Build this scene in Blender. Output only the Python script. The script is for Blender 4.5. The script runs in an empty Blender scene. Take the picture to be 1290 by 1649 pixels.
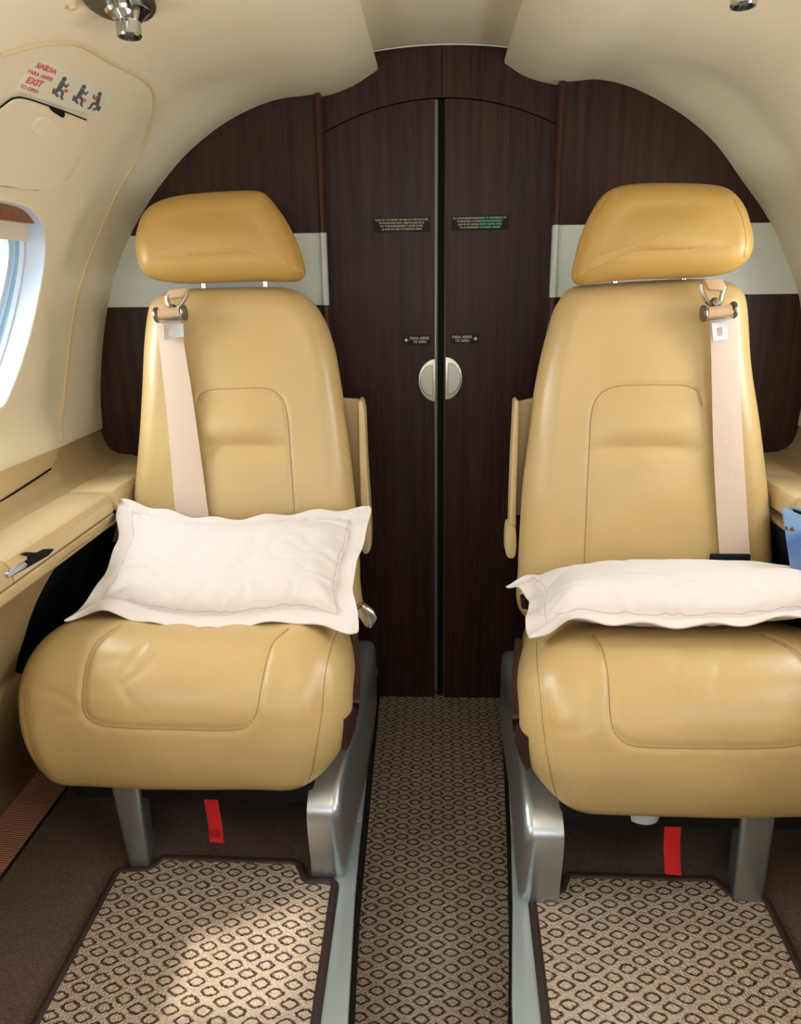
import bpy, bmesh, math, random
from mathutils import Vector, Matrix, noise
from mathutils.bvhtree import BVHTree
from mathutils.kdtree import KDTree
from mathutils.geometry import tessellate_polygon
random.seed(7)
scn = bpy.context.scene
COL = scn.collection
# ------------------------------------------------------------------ camera
F = 1200.0; CX, CY = 645.0, 824.5
EY = Vector((60, 374, -F)).normalized()
_dy = (F * F + 60 * 55) / 374
EZ = -Vector((55, -_dy, -F)).normalized()
EX = EY.cross(EZ)
CAM = Vector((0, 0, 1.04))
def ray(px, py):
    p = Vector((px - CX, -(py - CY), -F))
    return Vector((EX.dot(p), EY.dot(p), EZ.dot(p)))
def at(px, py, x=None, y=None, z=None):
    d = ray(px, py)
    if x is not None: t = (x - CAM.x) / d.x
    elif y is not None: t = (y - CAM.y) / d.y
    else: t = (z - CAM.z) / d.z
    return CAM + d * t
def atp(px, py, p0, n):
    d = ray(px, py)
    return CAM + d * ((Vector(p0) - CAM).dot(n) / d.dot(n))
cam = bpy.data.cameras.new('camera'); cam.sensor_fit = 'VERTICAL'; cam.sensor_height = 36
cam.lens = 36 * F / 1649; cam.clip_start = 0.02; cam.clip_end = 200
co = bpy.data.objects.new('camera', cam); COL.objects.link(co)
co.matrix_world = Matrix(((EX.x, EX.y, EX.z, 0), (EY.x, EY.y, EY.z, 0), (EZ.x, EZ.y, EZ.z, 1.04), (0, 0, 0, 1)))
scn.camera = co

# ------------------------------------------------------------------ materials
class NT:
    def __init__(s, name):
        s.m = bpy.data.materials.new(name); s.m.use_nodes = True
        s.t = s.m.node_tree; s.b = s.t.nodes['Principled BSDF']
        s.tc = s.t.nodes.new('ShaderNodeTexCoord')
    def n(s, typ, **k):
        nd = s.t.nodes.new(typ)
        for a, v in k.items(): setattr(nd, a, v)
        return nd
    def l(s, a, b): s.t.links.new(a, b)
    def put(s, sock, v):
        if isinstance(v, (int, float)): sock.default_value = v
        elif isinstance(v, tuple): sock.default_value = v if len(v) == len(sock.default_value) else (*v, 1)
        else: s.l(v, sock)
    def math(s, op, a, b=0.0, c=None):
        nd = s.n('ShaderNodeMath', operation=op); s.put(nd.inputs[0], a); s.put(nd.inputs[1], b)
        if c is not None: s.put(nd.inputs[2], c)
        return nd.outputs[0]
    def noise(s, scale, detail=3, rough=.5, vec=None, stretch=None):
        v = vec or s.tc.outputs['Object']
        if stretch:
            mp = s.n('ShaderNodeMapping'); mp.inputs['Scale'].default_value = stretch; s.l(v, mp.inputs[0]); v = mp.outputs[0]
        nd = s.n('ShaderNodeTexNoise'); nd.inputs['Scale'].default_value = scale; nd.inputs['Detail'].default_value = detail
        nd.inputs['Roughness'].default_value = rough; s.l(v, nd.inputs['Vector']); return nd.outputs[0]
    def vor(s, scale, feat='F1'):
        nd = s.n('ShaderNodeTexVoronoi', feature=feat); nd.inputs['Scale'].default_value = scale
        s.l(s.tc.outputs['Object'], nd.inputs['Vector']); return nd.outputs[0]
    def ramp(s, f, stops):
        nd = s.n('ShaderNodeValToRGB'); s.l(f, nd.inputs[0]); e = nd.color_ramp.elements
        while len(e) < len(stops): e.new(.5)
        for i, (p, c) in enumerate(stops): e[i].position = p; e[i].color = (*c, 1)
        return nd.outputs[0]
    def mix(s, f, a, b):
        nd = s.n('ShaderNodeMix', data_type='RGBA'); s.put(nd.inputs[0], f); s.put(nd.inputs[6], a); s.put(nd.inputs[7], b)
        return nd.outputs[2]
    def bump(s, h, strength=.3, dist=.001, prev=None):
        nd = s.n('ShaderNodeBump'); nd.inputs['Strength'].default_value = strength; nd.inputs['Distance'].default_value = dist
        s.l(h, nd.inputs['Height'])
        if prev is not None: s.l(prev, nd.inputs['Normal'])
        s.l(nd.outputs[0], s.b.inputs['Normal']); return nd.outputs[0]
    def set(s, col=None, rough=.5, metal=0, spec=.5, **k):
        if col is not None: s.put(s.b.inputs['Base Color'], col)
        s.put(s.b.inputs['Roughness'], rough); s.put(s.b.inputs['Metallic'], metal)
        s.b.inputs['Specular IOR Level'].default_value = spec
        for a, v in k.items(): s.put(s.b.inputs[a.replace('_', ' ')], v)
        return s.m
def leather(name, c, rough=.31):
    s = NT(name)
    c2 = tuple(x * .84 for x in c)
    col = s.mix(s.noise(9, 3), c, c2)
    b = s.bump(s.vor(700), .22, .0005); s.bump(s.noise(28, 4, .6), .25, .004, b)
    r = s.math('MULTIPLY_ADD', s.noise(14, 3), .14, rough - .07)
    return s.set(col, r, 0, .5)
def plain(name, c, rough=.5, metal=0, spec=.5, bump=None, **k):
    s = NT(name)
    col = s.mix(s.noise(20, 3), c, tuple(x * .93 for x in c))
    if bump: s.bump(s.noise(bump[0], 4), bump[1], bump[2])
    return s.set(col, rough, metal, spec, **k)
def patterned_carpet(name, base, dark, ox=0., oy=0.):
    s = NT(name)
    sep = s.n('ShaderNodeSeparateXYZ'); s.l(s.tc.outputs['Object'], sep.inputs[0])
    nz = s.n('ShaderNodeTexNoise'); nz.inputs['Scale'].default_value = 160; nz.inputs['Detail'].default_value = 2
    s.l(s.tc.outputs['Object'], nz.inputs['Vector'])
    nc = s.n('ShaderNodeSeparateXYZ'); s.l(nz.outputs['Color'], nc.inputs[0])
    x = s.math('ADD', sep.outputs[0], s.math('MULTIPLY_ADD', nc.outputs[0], .005, ox - .0025))
    y = s.math('ADD', sep.outputs[1], s.math('MULTIPLY_ADD', nc.outputs[1], .005, oy - .0025))
    PX, PY, RX, RY = .046, .0290, .0134, .0087
    def cell(o):
        u = s.math('SUBTRACT', s.math('FRACT', s.math('ADD', s.math('DIVIDE', x, PX), 50 + o)), .5)
        v = s.math('SUBTRACT', s.math('FRACT', s.math('ADD', s.math('DIVIDE', y, PY), 50 + o)), .5)
        a = s.math('POWER', s.math('ABSOLUTE', s.math('MULTIPLY', u, PX / RX)), 1.35)
        b = s.math('POWER', s.math('ABSOLUTE', s.math('MULTIPLY', v, PY / RY)), 1.35)
        return s.math('POWER', s.math('ADD', a, b), .7407)
    r = s.math('MINIMUM', cell(0.), cell(.5))
    ring = s.math('SMOOTH_MAX', s.math('SUBTRACT', 1, s.math('DIVIDE', s.math('ABSOLUTE', s.math('SUBTRACT', r, .86)), .25)), 0, .1)
    ringm = s.math('MINIMUM', s.math('MULTIPLY', ring, s.math('MULTIPLY_ADD', s.noise(260, 2), 1.7, .45)), 1)
    grain = s.noise(420, 3, .7); big = s.noise(14, 3)
    b1 = s.mix(s.math('MULTIPLY', grain, .75), tuple(c * 1.35 for c in base), tuple(c * .5 for c in base))
    b1 = s.mix(s.math('MULTIPLY', s.math('LESS_THAN', r, .6), .22), b1, tuple(min(1, c * 1.3) for c in base))
    b2 = s.mix(s.math('MULTIPLY', big, .35), b1, tuple(c * .72 for c in base))
    col = s.mix(ringm, b2, dark)
    bp = s.bump(s.vor(330), .9, .003); s.bump(s.math('SUBTRACT', 1, ringm), .8, .003, bp)
    return s.set(col, .95, 0, .1)
def pile_carpet(name, c, c2):
    s = NT(name)
    col = s.ramp(s.noise(330, 3, .8), [(.3, c2), (.7, c)])
    col = s.mix(s.math('MULTIPLY', s.noise(10, 3), .4), col, c2)
    s.bump(s.noise(500, 3), 1, .003); return s.set(col, 1, 0, .05)
def dark_wood(name, c, c2, rough=.38):
    s = NT(name)
    g = s.noise(60, 5, .65, stretch=(1, 1, .035)); g2 = s.noise(420, 3, .6, stretch=(1, 1, .03))
    f = s.math('ADD', s.math('MULTIPLY', g, .6), s.math('MULTIPLY', g2, .4))
    col = s.ramp(f, [(.38, c2), (.62, c)])
    s.bump(g2, .15, .0004)
    return s.set(col, s.math('MULTIPLY_ADD', g, .1, rough - .03), 0, .2)
def ribbed_carpet(name):
    s = NT(name)
    w = s.n('ShaderNodeTexWave', wave_type='BANDS', bands_direction='Y'); w.inputs['Scale'].default_value = 62
    w.inputs['Distortion'].default_value = .6; w.inputs['Detail'].default_value = 2
    s.l(s.tc.outputs['Object'], w.inputs['Vector'])
    col = s.mix(w.outputs[1], (.22, .09, .05), (.50, .24, .145))
    s.bump(w.outputs[1], .7, .002); return s.set(col, .95, 0, .1)
def fabric(name, c):
    s = NT(name)
    wv = s.n('ShaderNodeTexWave', wave_type='BANDS', bands_direction='DIAGONAL'); wv.inputs['Scale'].default_value = 400
    s.l(s.tc.outputs['Object'], wv.inputs['Vector'])
    b = s.bump(s.noise(900, 2), .2, .0005); s.bump(s.noise(26, 4, .55), .3, .006, b)
    return s.set(s.mix(s.noise(7, 3), c, (c[0] * .97, c[1] * .93, c[2] * .9)), .85, 0, .2, Sheen_Weight=.2)

M = {}
M['leather'] = leather('golden leather', (.55, .385, .165))
M['head_leather'] = leather('deep golden leather', (.50, .295, .075), .42)
M['vinyl'] = leather('tan vinyl', (.58, .43, .22), .42)
M['seam'] = plain('seam thread', (.30, .175, .06), .6)
M['stitch'] = plain('pale stitch', (.74, .56, .30), .6)
M['lining'] = plain('cream lining', (.80, .71, .52), .55, 0, .35, bump=(300, .12, .0006))
M['lining2'] = plain('cream hatch lining', (.77, .68, .475), .55, 0, .35, bump=(300, .12, .0006))
M['bead'] = plain('hatch seal bead', (.68, .54, .31), .5)
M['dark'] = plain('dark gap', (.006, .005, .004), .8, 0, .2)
M['wood'] = dark_wood('dark wenge veneer', (.052, .022, .016), (.016, .0065, .005))
M['wood_trim'] = dark_wood('wenge edge trim', (.10, .045, .035), (.05, .02, .016), .3)
M['strip_grey'] = plain('door edge metal strip', (.22, .25, .22), .35, .5)
M['stripe'] = plain('pearl stripe veneer', (.64, .68, .62), .38, 0, .5)
M['trim_brown'] = plain('brown moulded trim', (.035, .012, .010), .4)
M['silver'] = plain('silver painted metal', (.46, .50, .53), .30, .85)
M['rail'] = plain('pale blue grey rail', (.44, .52, .54), .3, .35)
M['silver_leg'] = plain('satin grey metal', (.38, .42, .43), .34, .8)
M['chrome'] = plain('chrome', (.58, .58, .57), .16, 1)
M['nickel'] = plain('satin nickel', (.72, .72, .64), .32, .55)
M['gun'] = plain('dark metal', (.20, .18, .15), .35, .9)
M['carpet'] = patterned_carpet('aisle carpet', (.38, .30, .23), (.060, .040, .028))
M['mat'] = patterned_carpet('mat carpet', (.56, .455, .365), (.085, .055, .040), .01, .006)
M['pile'] = pile_carpet('brown pile carpet', (.26, .180, .145), (.085, .055, .044))
M['binding'] = plain('dark brown binding', (.035, .018, .017), .6, bump=(400, .4, .001))
M['rib'] = ribbed_carpet('terracotta ribbed carpet')
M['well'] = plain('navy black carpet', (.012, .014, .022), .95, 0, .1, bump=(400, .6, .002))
M['pillow'] = fabric('cream cotton', (.70, .645, .62))
M['pillow_seam'] = plain('pillow seam', (.58, .48, .43), .9)
M['belt'] = fabric('beige webbing', (.60, .475, .38))
M['belt_tan'] = fabric('tan webbing', (.52, .33, .19))
M['red'] = fabric('red webbing', (.55, .012, .018))
M['redink'] = plain('red ink', (.78, .10, .08), .6)
M['inkdark'] = plain('dark ink', (.10, .11, .12), .6)
M['ink_strap'] = plain('black ink', (.08, .004, .006), .7)
M['sticker'] = plain('clear sticker', (.76, .72, .60), .4)
M['sticker2'] = plain('white sticker', (.78, .76, .68), .4)
M['placard'] = plain('black placard', (.010, .006, .005), .5, 0, .2)
M['placard_text'] = plain('engraved text', (.35, .33, .26), .6)
M['placard_reflection'] = plain('painted green reflection', (.10, .45, .25), .5)  # green reflection on the placard, put into the stroke colour
M['white_text'] = plain('white text', (.6, .6, .56), .6)
M['shade'] = plain('window shade', (.66, .60, .47), .6)
M['brown_wood'] = dark_wood('brown shade rail', (.26, .115, .06), (.15, .06, .03))
M['white_plastic'] = plain('window surround plastic', (.46, .51, .58), .35)
M['blue_plastic'] = plain('window seal', (.30, .48, .62), .3)
M['plane_red'] = plain('aircraft print', (.16, .04, .05), .6)
def glassmat():
    s = NT('acrylic pane'); s.b.inputs['Transmission Weight'].default_value = 1
    return s.set((.95, .98, 1), .02, 0, .5, IOR=1.02)
M['pane'] = glassmat()
def magmat():
    s = NT('sky print')
    sep = s.n('ShaderNodeSeparateXYZ'); s.l(s.tc.outputs['Generated'], sep.inputs[0])
    f = s.math('ADD', sep.outputs[2], s.math('MULTIPLY', s.noise(22, 4, .6), .5))
    return s.set(s.ramp(f, [(.1, (.25, .26, .40)), (.5, (.13, .20, .42)), (.8, (.06, .15, .40)), (1.0, (.16, .30, .52))]), .3)
M['mag'] = magmat()

# ------------------------------------------------------------------ object helpers
ORG = {}
def tag(o, label=None, cat=None, group=None, kind=None):
    if label: o['label'] = label
    if cat: o['category'] = cat
    if group: o['group'] = group
    if kind: o['kind'] = kind
    return o
def thing(name, loc, label, cat, group=None):
    o = bpy.data.objects.new(name, None); COL.objects.link(o); o.location = loc
    o.empty_display_size = .05
    ORG[o.name] = Vector(loc); return tag(o, label, cat, group)
def obj(name, vf, mat, parent=None, smooth=30, org=None):
    """vf = (verts in world space, faces[, material index per face])"""
    vs, fs = vf[0], vf[1]
    vs = [Vector(v) for v in vs]
    if parent is not None: og = ORG[parent.name]
    elif org is not None: og = Vector(org)
    else:
        og = Vector(((min(v.x for v in vs) + max(v.x for v in vs)) / 2, (min(v.y for v in vs) + max(v.y for v in vs)) / 2, min(v.z for v in vs)))
    me = bpy.data.meshes.new(name)
    me.from_pydata([v - og for v in vs], [], fs); me.update()
    mats = mat if isinstance(mat, list) else [mat]
    for m in mats: me.materials.append(m if not isinstance(m, str) else M[m])
    if len(vf) > 2:
        for p, k in zip(me.polygons, vf[2]): p.material_index = k
    bm = bmesh.new(); bm.from_mesh(me); bmesh.ops.recalc_face_normals(bm, faces=bm.faces); bm.to_mesh(me); bm.free()
    for p in me.polygons: p.use_smooth = True
    me.set_sharp_from_angle(angle=math.radians(smooth))
    o = bpy.data.objects.new(name, me); COL.objects.link(o)
    if parent is not None: o.parent = parent
    else: o.location = og
    ORG[o.name] = og
    return o
def join(*parts):
    V, Fc = [], []
    for p in parts:
        b = len(V); V += list(p[0]); Fc += [[i + b for i in f] for f in p[1]]
    return V, Fc
def from_bm(bm):
    bm.verts.index_update()
    r = ([v.co.copy() for v in bm.verts], [[v.index for v in f.verts] for f in bm.faces]); bm.free(); return r
def cr(pts, n, closed=False):
    """Catmull-Rom resample, uniform by arc length"""
    P = [Vector(p) for p in pts]; N = len(P); out = []
    segs = N if closed else N - 1
    for i in range(segs):
        if closed: a, b, c, d = P[i - 1], P[i], P[(i + 1) % N], P[(i + 2) % N]
        else: a, b, c, d = P[max(i - 1, 0)], P[i], P[i + 1], P[min(i + 2, N - 1)]
        # centripetal-like damping: scale tangents by neighbour length
        L = (c - b).length
        t1 = (c - a) * (L / max((c - b).length + (b - a).length, 1e-9)) if (b - a).length > 0 else (c - b)
        t2 = (d - b) * (L / max((d - c).length + (c - b).length, 1e-9)) if (d - c).length > 0 else (c - b)
        for k in range(16):
            t = k / 16; h = t * t * (3 - 2 * t)
            out.append(b * (1 - h) + c * h + t1 * (t ** 3 - 2 * t * t + t) + t2 * (t ** 3 - t * t))
    if not closed: out.append(P[-1])
    return resample(out, n, closed)
def resample(P, n, closed=False):
    P = list(P) + ([P[0]] if closed else [])
    D = [0]
    for a, b in zip(P, P[1:]): D.append(D[-1] + (b - a).length)
    T = D[-1]; out = []; j = 0
    for i in range(n):
        d = T * i / (n if closed else n - 1)
        while j < len(D) - 2 and D[j + 1] < d: j += 1
        s = D[j + 1] - D[j]; out.append(P[j].lerp(P[j + 1], (d - D[j]) / s if s > 0 else 0))
    return out
def tube(P, r, seg=8, closed=False, caps=True):
    P = [Vector(p) for p in P]; V = []; Fc = []; N = len(P); up = None
    for i, p in enumerate(P):
        a = P[i - 1] if (i or closed) else p; b = P[(i + 1) % N] if (i < N - 1 or closed) else p
        t = (b - a).normalized()
        if up is None: up = t.orthogonal().normalized()
        up = (up - t * up.dot(t)).normalized(); sd = t.cross(up)
        rr = r(i / (N - 1)) if callable(r) else r
        for k in range(seg):
            an = 2 * math.pi * k / seg; V.append(p + (up * math.cos(an) + sd * math.sin(an)) * rr)
    for i in range(N if closed else N - 1):
        for k in range(seg):
            j = (i + 1) % N; k2 = (k + 1) % seg
            Fc.append([i * seg + k, i * seg + k2, j * seg + k2, j * seg + k])
    if not closed and caps:
        Fc.append(list(range(seg))[::-1]); Fc.append([(N - 1) * seg + k for k in range(seg)])
    return V, Fc
def box(x0, x1, y0, y1, z0, z1, bev=0.0, seg=2):
    return prism([(x0, y0, z0), (x1, y0, z0), (x1, y1, z0), (x0, y1, z0)], Vector((0, 0, z1 - z0)), bev, seg)
def prism(poly, ext, bev=0.0, seg=2):
    bm = bmesh.new(); ext = Vector(ext)
    a = [bm.verts.new(Vector(p)) for p in poly]; b = [bm.verts.new(Vector(p) + ext) for p in poly]
    n = len(a); bm.faces.new(a); bm.faces.new(b[::-1])
    for i in range(n): bm.faces.new((a[i], b[i], b[(i + 1) % n], a[(i + 1) % n]))
    bmesh.ops.recalc_face_normals(bm, faces=bm.faces)
    if bev:
        es = [e for e in bm.edges if e.calc_face_angle(0) > math.radians(25)]
        bmesh.ops.bevel(bm, geom=es, offset=bev, segments=seg, profile=.5, affect='EDGES', clamp_overlap=True)
    return from_bm(bm)
def lathe(prof, c, ax, seg=32):
    """prof: (radius, distance along ax)"""
    ax = Vector(ax).normalized(); u = ax.orthogonal().normalized(); w = ax.cross(u); c = Vector(c)
    V, Fc = [], []
    for r, h in prof:
        for k in range(seg):
            a = 2 * math.pi * k / seg; V.append(c + ax * h + (u * math.cos(a) + w * math.sin(a)) * max(r, 1e-5))
    for i in range(len(prof) - 1):
        for k in range(seg): Fc.append([i * seg + k, i * seg + (k + 1) % seg, (i + 1) * seg + (k + 1) % seg, (i + 1) * seg + k])
    Fc.append(list(range(seg))); Fc.append([(len(prof) - 1) * seg + k for k in range(seg)]); return V, Fc
def bvh(vf): return BVHTree.FromPolygons([Vector(v) for v in vf[0]], vf[1])
def hit(B, px, py):
    d = ray(px, py).normalized(); l, n, i, _ = B.ray_cast(CAM, d)
    if l is None: return None, None
    if n.dot(d) > 0: n = -n
    return l, n
def seam_on(B, px_pts, n=60, off=0.0, closed=False):
    out = []
    pts = cr([(p[0], p[1], 0) for p in px_pts], n, closed)
    for p in pts:
        l, nn = hit(B, p.x, p.y)
        if l is not None: out.append(l + nn * off)
    return out
def groove(vf, lines, depth=.0025, w=.0045):
    """press thin grooves along the given 3D lines into the mesh"""
    pts = []
    for L in lines:
        for a, b in zip(L, L[1:]):
            k = max(1, int((b - a).length / .002))
            if (b - a).length > .05: continue
            for i in range(k): pts.append(a.lerp(b, i / k))
    if not pts: return vf
    kd = KDTree(len(pts))
    for i, p in enumerate(pts): kd.insert(p, i)
    kd.balance()
    bm = bmesh.new(); vs = [bm.verts.new(v) for v in vf[0]]
    for f in vf[1]: bm.faces.new([vs[i] for i in f])
    bmesh.ops.recalc_face_normals(bm, faces=bm.faces); bm.normal_update()
    mv = []
    for v in bm.verts:
        _, _, d = kd.find(v.co)
        if d < w * 3: mv.append((v, -v.normal * depth * math.exp(-(d / w) ** 2)))
    for v, m in mv: v.co += m
    return from_bm(bm)
def ribbon(P, widths, W, nrm, th=.0016):
    """strap: centre points P, half-width vectors along W (per point or one), thickness along nrm"""
    V, Fc = [], []; n = len(P)
    for i, p in enumerate(P):
        w = (W[i] if isinstance(W, list) else W) * (widths[i] if isinstance(widths, list) else widths)
        m = nrm[i] if isinstance(nrm, list) else nrm
        for a, b in ((-1, .5), (-.9, 1), (.9, 1), (1, .5), (1, -.5), (.9, -1), (-.9, -1), (-1, -.5)): V.append(p + w * a + m * (b * th / 2))
    for i in range(n - 1):
        for k in range(8): Fc.append([i * 8 + k, i * 8 + (k + 1) % 8, (i + 1) * 8 + (k + 1) % 8, (i + 1) * 8 + k])
    Fc.append(list(range(8))); Fc.append([(n - 1) * 8 + k for k in range(8)])
    return V, Fc
def puff(outline, nrm, r, Tf, Tb, crown=0., disp=None, K=50, R=8):
    """closed smooth outline (3D, planar) -> upholstered pad"""
    nrm = Vector(nrm).normalized(); n = len(outline)
    c = sum(outline, Vector()) / n
    tang = [(outline[(i + 1) % n] - outline[i - 1]).normalized() for i in range(n)]
    inn = []
    for i in range(n):
        a = nrm.cross(tang[i])
        if a.dot(c - outline[i]) < 0: a = -a
        inn.append(a.normalized())
    V = [p.copy() for p in outline]; Fc = []
    def side(sgn, T):
        prev = list(range(n))
        for j in range(1, R + 1):
            th = math.pi / 2 * j / R; d = r * (1 - math.cos(th)); h = T * math.sin(th)
            cur = list(range(len(V), len(V) + n)); V.extend([outline[i] + inn[i] * d + nrm * (sgn * h) for i in range(n)])
            for i in range(n): Fc.append([prev[i], prev[(i + 1) % n], cur[(i + 1) % n], cur[i]])
            prev = cur
        base = [V[i].copy() for i in prev]
        # relax the inset rings so that tight corners stay smooth
        st = len(V) - n * R
        for j in range(1, R + 1):
            o = st + (j - 1) * n; ring = V[o:o + n]
            for _ in range(int(60 * (j / R) ** 2 * n / 300)): ring = [(ring[i - 1] + ring[i] * 2 + ring[(i + 1) % n]) / 4 for i in range(n)]
            V[o:o + n] = ring
        base = [V[i].copy() for i in prev]; c2 = sum(base, Vector()) / n
        KK = K if sgn > 0 else 8
        e1 = Vector((1, 0, 0)); e2 = nrm.cross(e1).normalized()
        duv = [((b - c2).dot(e1), (b - c2).dot(e2)) for b in base]; ru = max(abs(a) for a, _ in duv); rv = max(abs(b) for _, b in duv)
        for j in range(1, KK):
            s = 1 - j / KK; cur = list(range(len(V), len(V) + n))
            wl_ = sst(1.0, .35, s); q_ = []
            for b, (du, dv) in zip(base, duv):
                rr_ = ((abs(du) / ru) ** 2.6 + (abs(dv) / rv) ** 2.6) ** (-1 / 2.6) * .96
                q_.append(c2 + (b - c2) * (s * (1 + (rr_ - 1) * wl_)) + nrm * (sgn * crown * (1 - s * s) ** 2))
            V.extend(q_)
            for _ in range(3): V[-n:] = [(V[-n + i - 1] if i else V[-1]) * .25 + V[-n + i] * .5 + V[-n + (i + 1) % n] * .25 for i in range(n)]
            for i in range(n): Fc.append([prev[i], prev[(i + 1) % n], cur[(i + 1) % n], cur[i]])
            prev = cur
        V.append(c2 + nrm * (sgn * crown)); q = len(V) - 1
        for i in range(n): Fc.append([prev[i], prev[(i + 1) % n], q])
    side(1, Tf); side(-1, Tb)
    if disp:
        for i, v in enumerate(V): V[i] = v + disp(v)
    return V, Fc
def patch(B, px_pts, th=.004, r=.004, N=120, closed=True, K=14, base=-.004):
    """raised panel lying on a curved surface: outline traced on the surface"""
    pts = cr([(p[0], p[1], 0) for p in px_pts], N, True)
    c = sum(pts, Vector()) / N; V, Fc = [], []
    def ring(s, off):
        idx = []
        for p in pts:
            q = c + (p - c) * s; l, nn = hit(B, q.x, q.y)
            if l is None: l, nn = hit(BL, q.x, q.y)
            idx.append(len(V)); V.append(l + nn * off)
        return idx
    rings = [ring(1, base), ring(1, th - r * .4), ring(.985, th)] + [ring(.985 * (1 - j / K), th) for j in range(1, K)]
    for a, b in zip(rings, rings[1:]):
        for i in range(N): Fc.append([a[i], a[(i + 1) % N], b[(i + 1) % N], b[i]])
    l, nn = hit(B, c.x, c.y); V.append(l + nn * th)
    for i in range(N): Fc.append([rings[-1][i], rings[-1][(i + 1) % N], len(V) - 1])
    Fc.append(rings[0])
    return V, Fc
def sst(a, b, x):
    t = max(0, min(1, (x - a) / (b - a))); return t * t * (3 - 2 * t)
def inpoly(x, y, P):
    r = False; j = len(P) - 1
    for i in range(len(P)):
        if (P[i][1] > y) != (P[j][1] > y) and x < (P[j][0] - P[i][0]) * (y - P[i][1]) / (P[j][1] - P[i][1]) + P[i][0]: r = not r
        j = i
    return r
def flatpoly(pts, ext): return prism(pts, ext)
def struct(name, vf, mat, parent=None, **k):
    o = obj(name, vf, mat, parent, **k)
    if parent is None: o['kind'] = 'structure'
    return o

# ================================================================== FLOOR
YB = 1.68                                   # bulkhead face
PL = .09                                    # height of the seat platforms above the aisle floor
def yl(pts): return pts
railL = [(-.108, -.9), (-.116, .70), (-.134, .99), (-.151, 1.65), (-.153, 1.70)]
railR = [(.082, -.9), (.098, .74), (.120, .956), (.133, 1.126), (.148, 1.37), (.165, 1.70)]
def lerpx(tab, y):
    for (a, b), (c, d) in zip(tab, tab[1:]):
        if y <= d: return a + (c - a) * (y - b) / (d - b)
    return tab[-1][0]
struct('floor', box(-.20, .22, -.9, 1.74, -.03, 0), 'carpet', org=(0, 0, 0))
def platform(sg, tab, xo):
    P = []
    for x, y in tab: P.append((x - (-sg) * 0 + sg * .004, y, -.02))
    P += [(xo, tab[-1][1], -.02), (xo, tab[0][1], -.02)]
    return prism(P, (0, 0, PL + .02), .002)
struct('floor', platform(-1, railL, -.83), 'pile', org=(0, 0, 0))
struct('floor', platform(1, railR, .83), 'pile', org=(0, 0, 0))
# rails along the platform edges: aft part and forward part with a joint between
def rail(tab, sg, wid, name, label):
    t = thing(name, (lerpx(tab, 1.1), 1.1, PL), label, 'rail', 'floor rails beside the aisle')
    for (a, b), nm in (((-.9, 1.125), 'forward_cover'), ((1.127, 1.70), 'aft_cover')):
        ys = [a + (b - a) * i / 24 for i in range(25)]
        inn = [(lerpx(tab, y), y, PL - .012) for y in ys]
        out = [(lerpx(tab, y) + sg * wid(y), y, PL - .012) for y in ys]
        obj(nm, prism(inn + out[::-1], (0, 0, .019), .003), 'rail', t)
    ys = [-.9 + 2.6 * i / 30 for i in range(31)]
    inn = [(lerpx(tab, y) - sg * .003, y, .001) for y in ys]; out = [(lerpx(tab, y) + sg * .003, y, .001) for y in ys]
    obj('side_skirt', prism(inn + out[::-1], (0, 0, PL - .008)), 'dark', t)
    ys = [1.0 + .69 * i / 10 for i in range(11)]
    return t
rail(railL, -1, lambda y: .046 - .008 * sst(.7, 1.0, y), 'floor_rail', 'silver floor rail along the left side of the aisle')
rail(railR, 1, lambda y: .047 - .018 * sst(.7, 1.05, y) , 'floor_rail', 'silver floor rail along the right side of the aisle')

# floor mats
def mat(name, px, label):
    pts = [at(a, b, z=PL + .006) for a, b in px]
    t = thing(name, (sum(p.x for p in pts) / len(pts), sum(p.y for p in pts) / len(pts), PL), label, 'floor mat', 'patterned floor mats in front of the seats')
    q = [Vector((p.x, p.y, PL + .001)) for p in pts]
    obj('mat_top', prism(q, (0, 0, .010), .003), 'mat', t)
    loop = []
    for i, p in enumerate(q):
        a, b = q[i - 1], q[(i + 1) % len(q)]
        d1 = (a - p); d2 = (b - p); r = min(.012, d1.length * .4, d2.length * .4)
        s = p + d1.normalized() * r; e = p + d2.normalized() * r
        for k in range(5):
            u = k / 4; loop.append((s * (1 - u) ** 2 + p * 2 * u * (1 - u) + e * u * u) + Vector((0, 0, .006)))
    loop2 = []
    for a, b in zip(loop, loop[1:] + loop[:1]):
        k = max(1, int((b - a).length / .012))
        for i in range(k): loop2.append(a.lerp(b, i / k))
    obj('binding', tube(loop2, .0075, 10, True), 'binding', t)
def ext(p, q, y):   # continue a floor line forward of the frame, to depth y, and give it back as a world point
    a, b = at(*p, z=PL + .006), at(*q, z=PL + .006); t = (y - a.y) / (b.y - a.y); return a.lerp(b, t)
def pxof(v):
    d = v - CAM; c = EX * d.x + EY * d.y + EZ * d.z; return (CX + F * c.x / -c.z, CY - F * c.y / -c.z)
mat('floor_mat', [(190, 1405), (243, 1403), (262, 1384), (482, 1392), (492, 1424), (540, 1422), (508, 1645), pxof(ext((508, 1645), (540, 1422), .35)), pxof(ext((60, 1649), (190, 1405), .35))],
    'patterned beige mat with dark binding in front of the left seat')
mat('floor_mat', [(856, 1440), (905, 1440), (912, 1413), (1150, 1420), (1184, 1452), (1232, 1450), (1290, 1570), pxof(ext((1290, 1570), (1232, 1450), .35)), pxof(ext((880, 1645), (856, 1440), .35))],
    'patterned beige mat with dark binding in front of the right seat')

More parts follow.
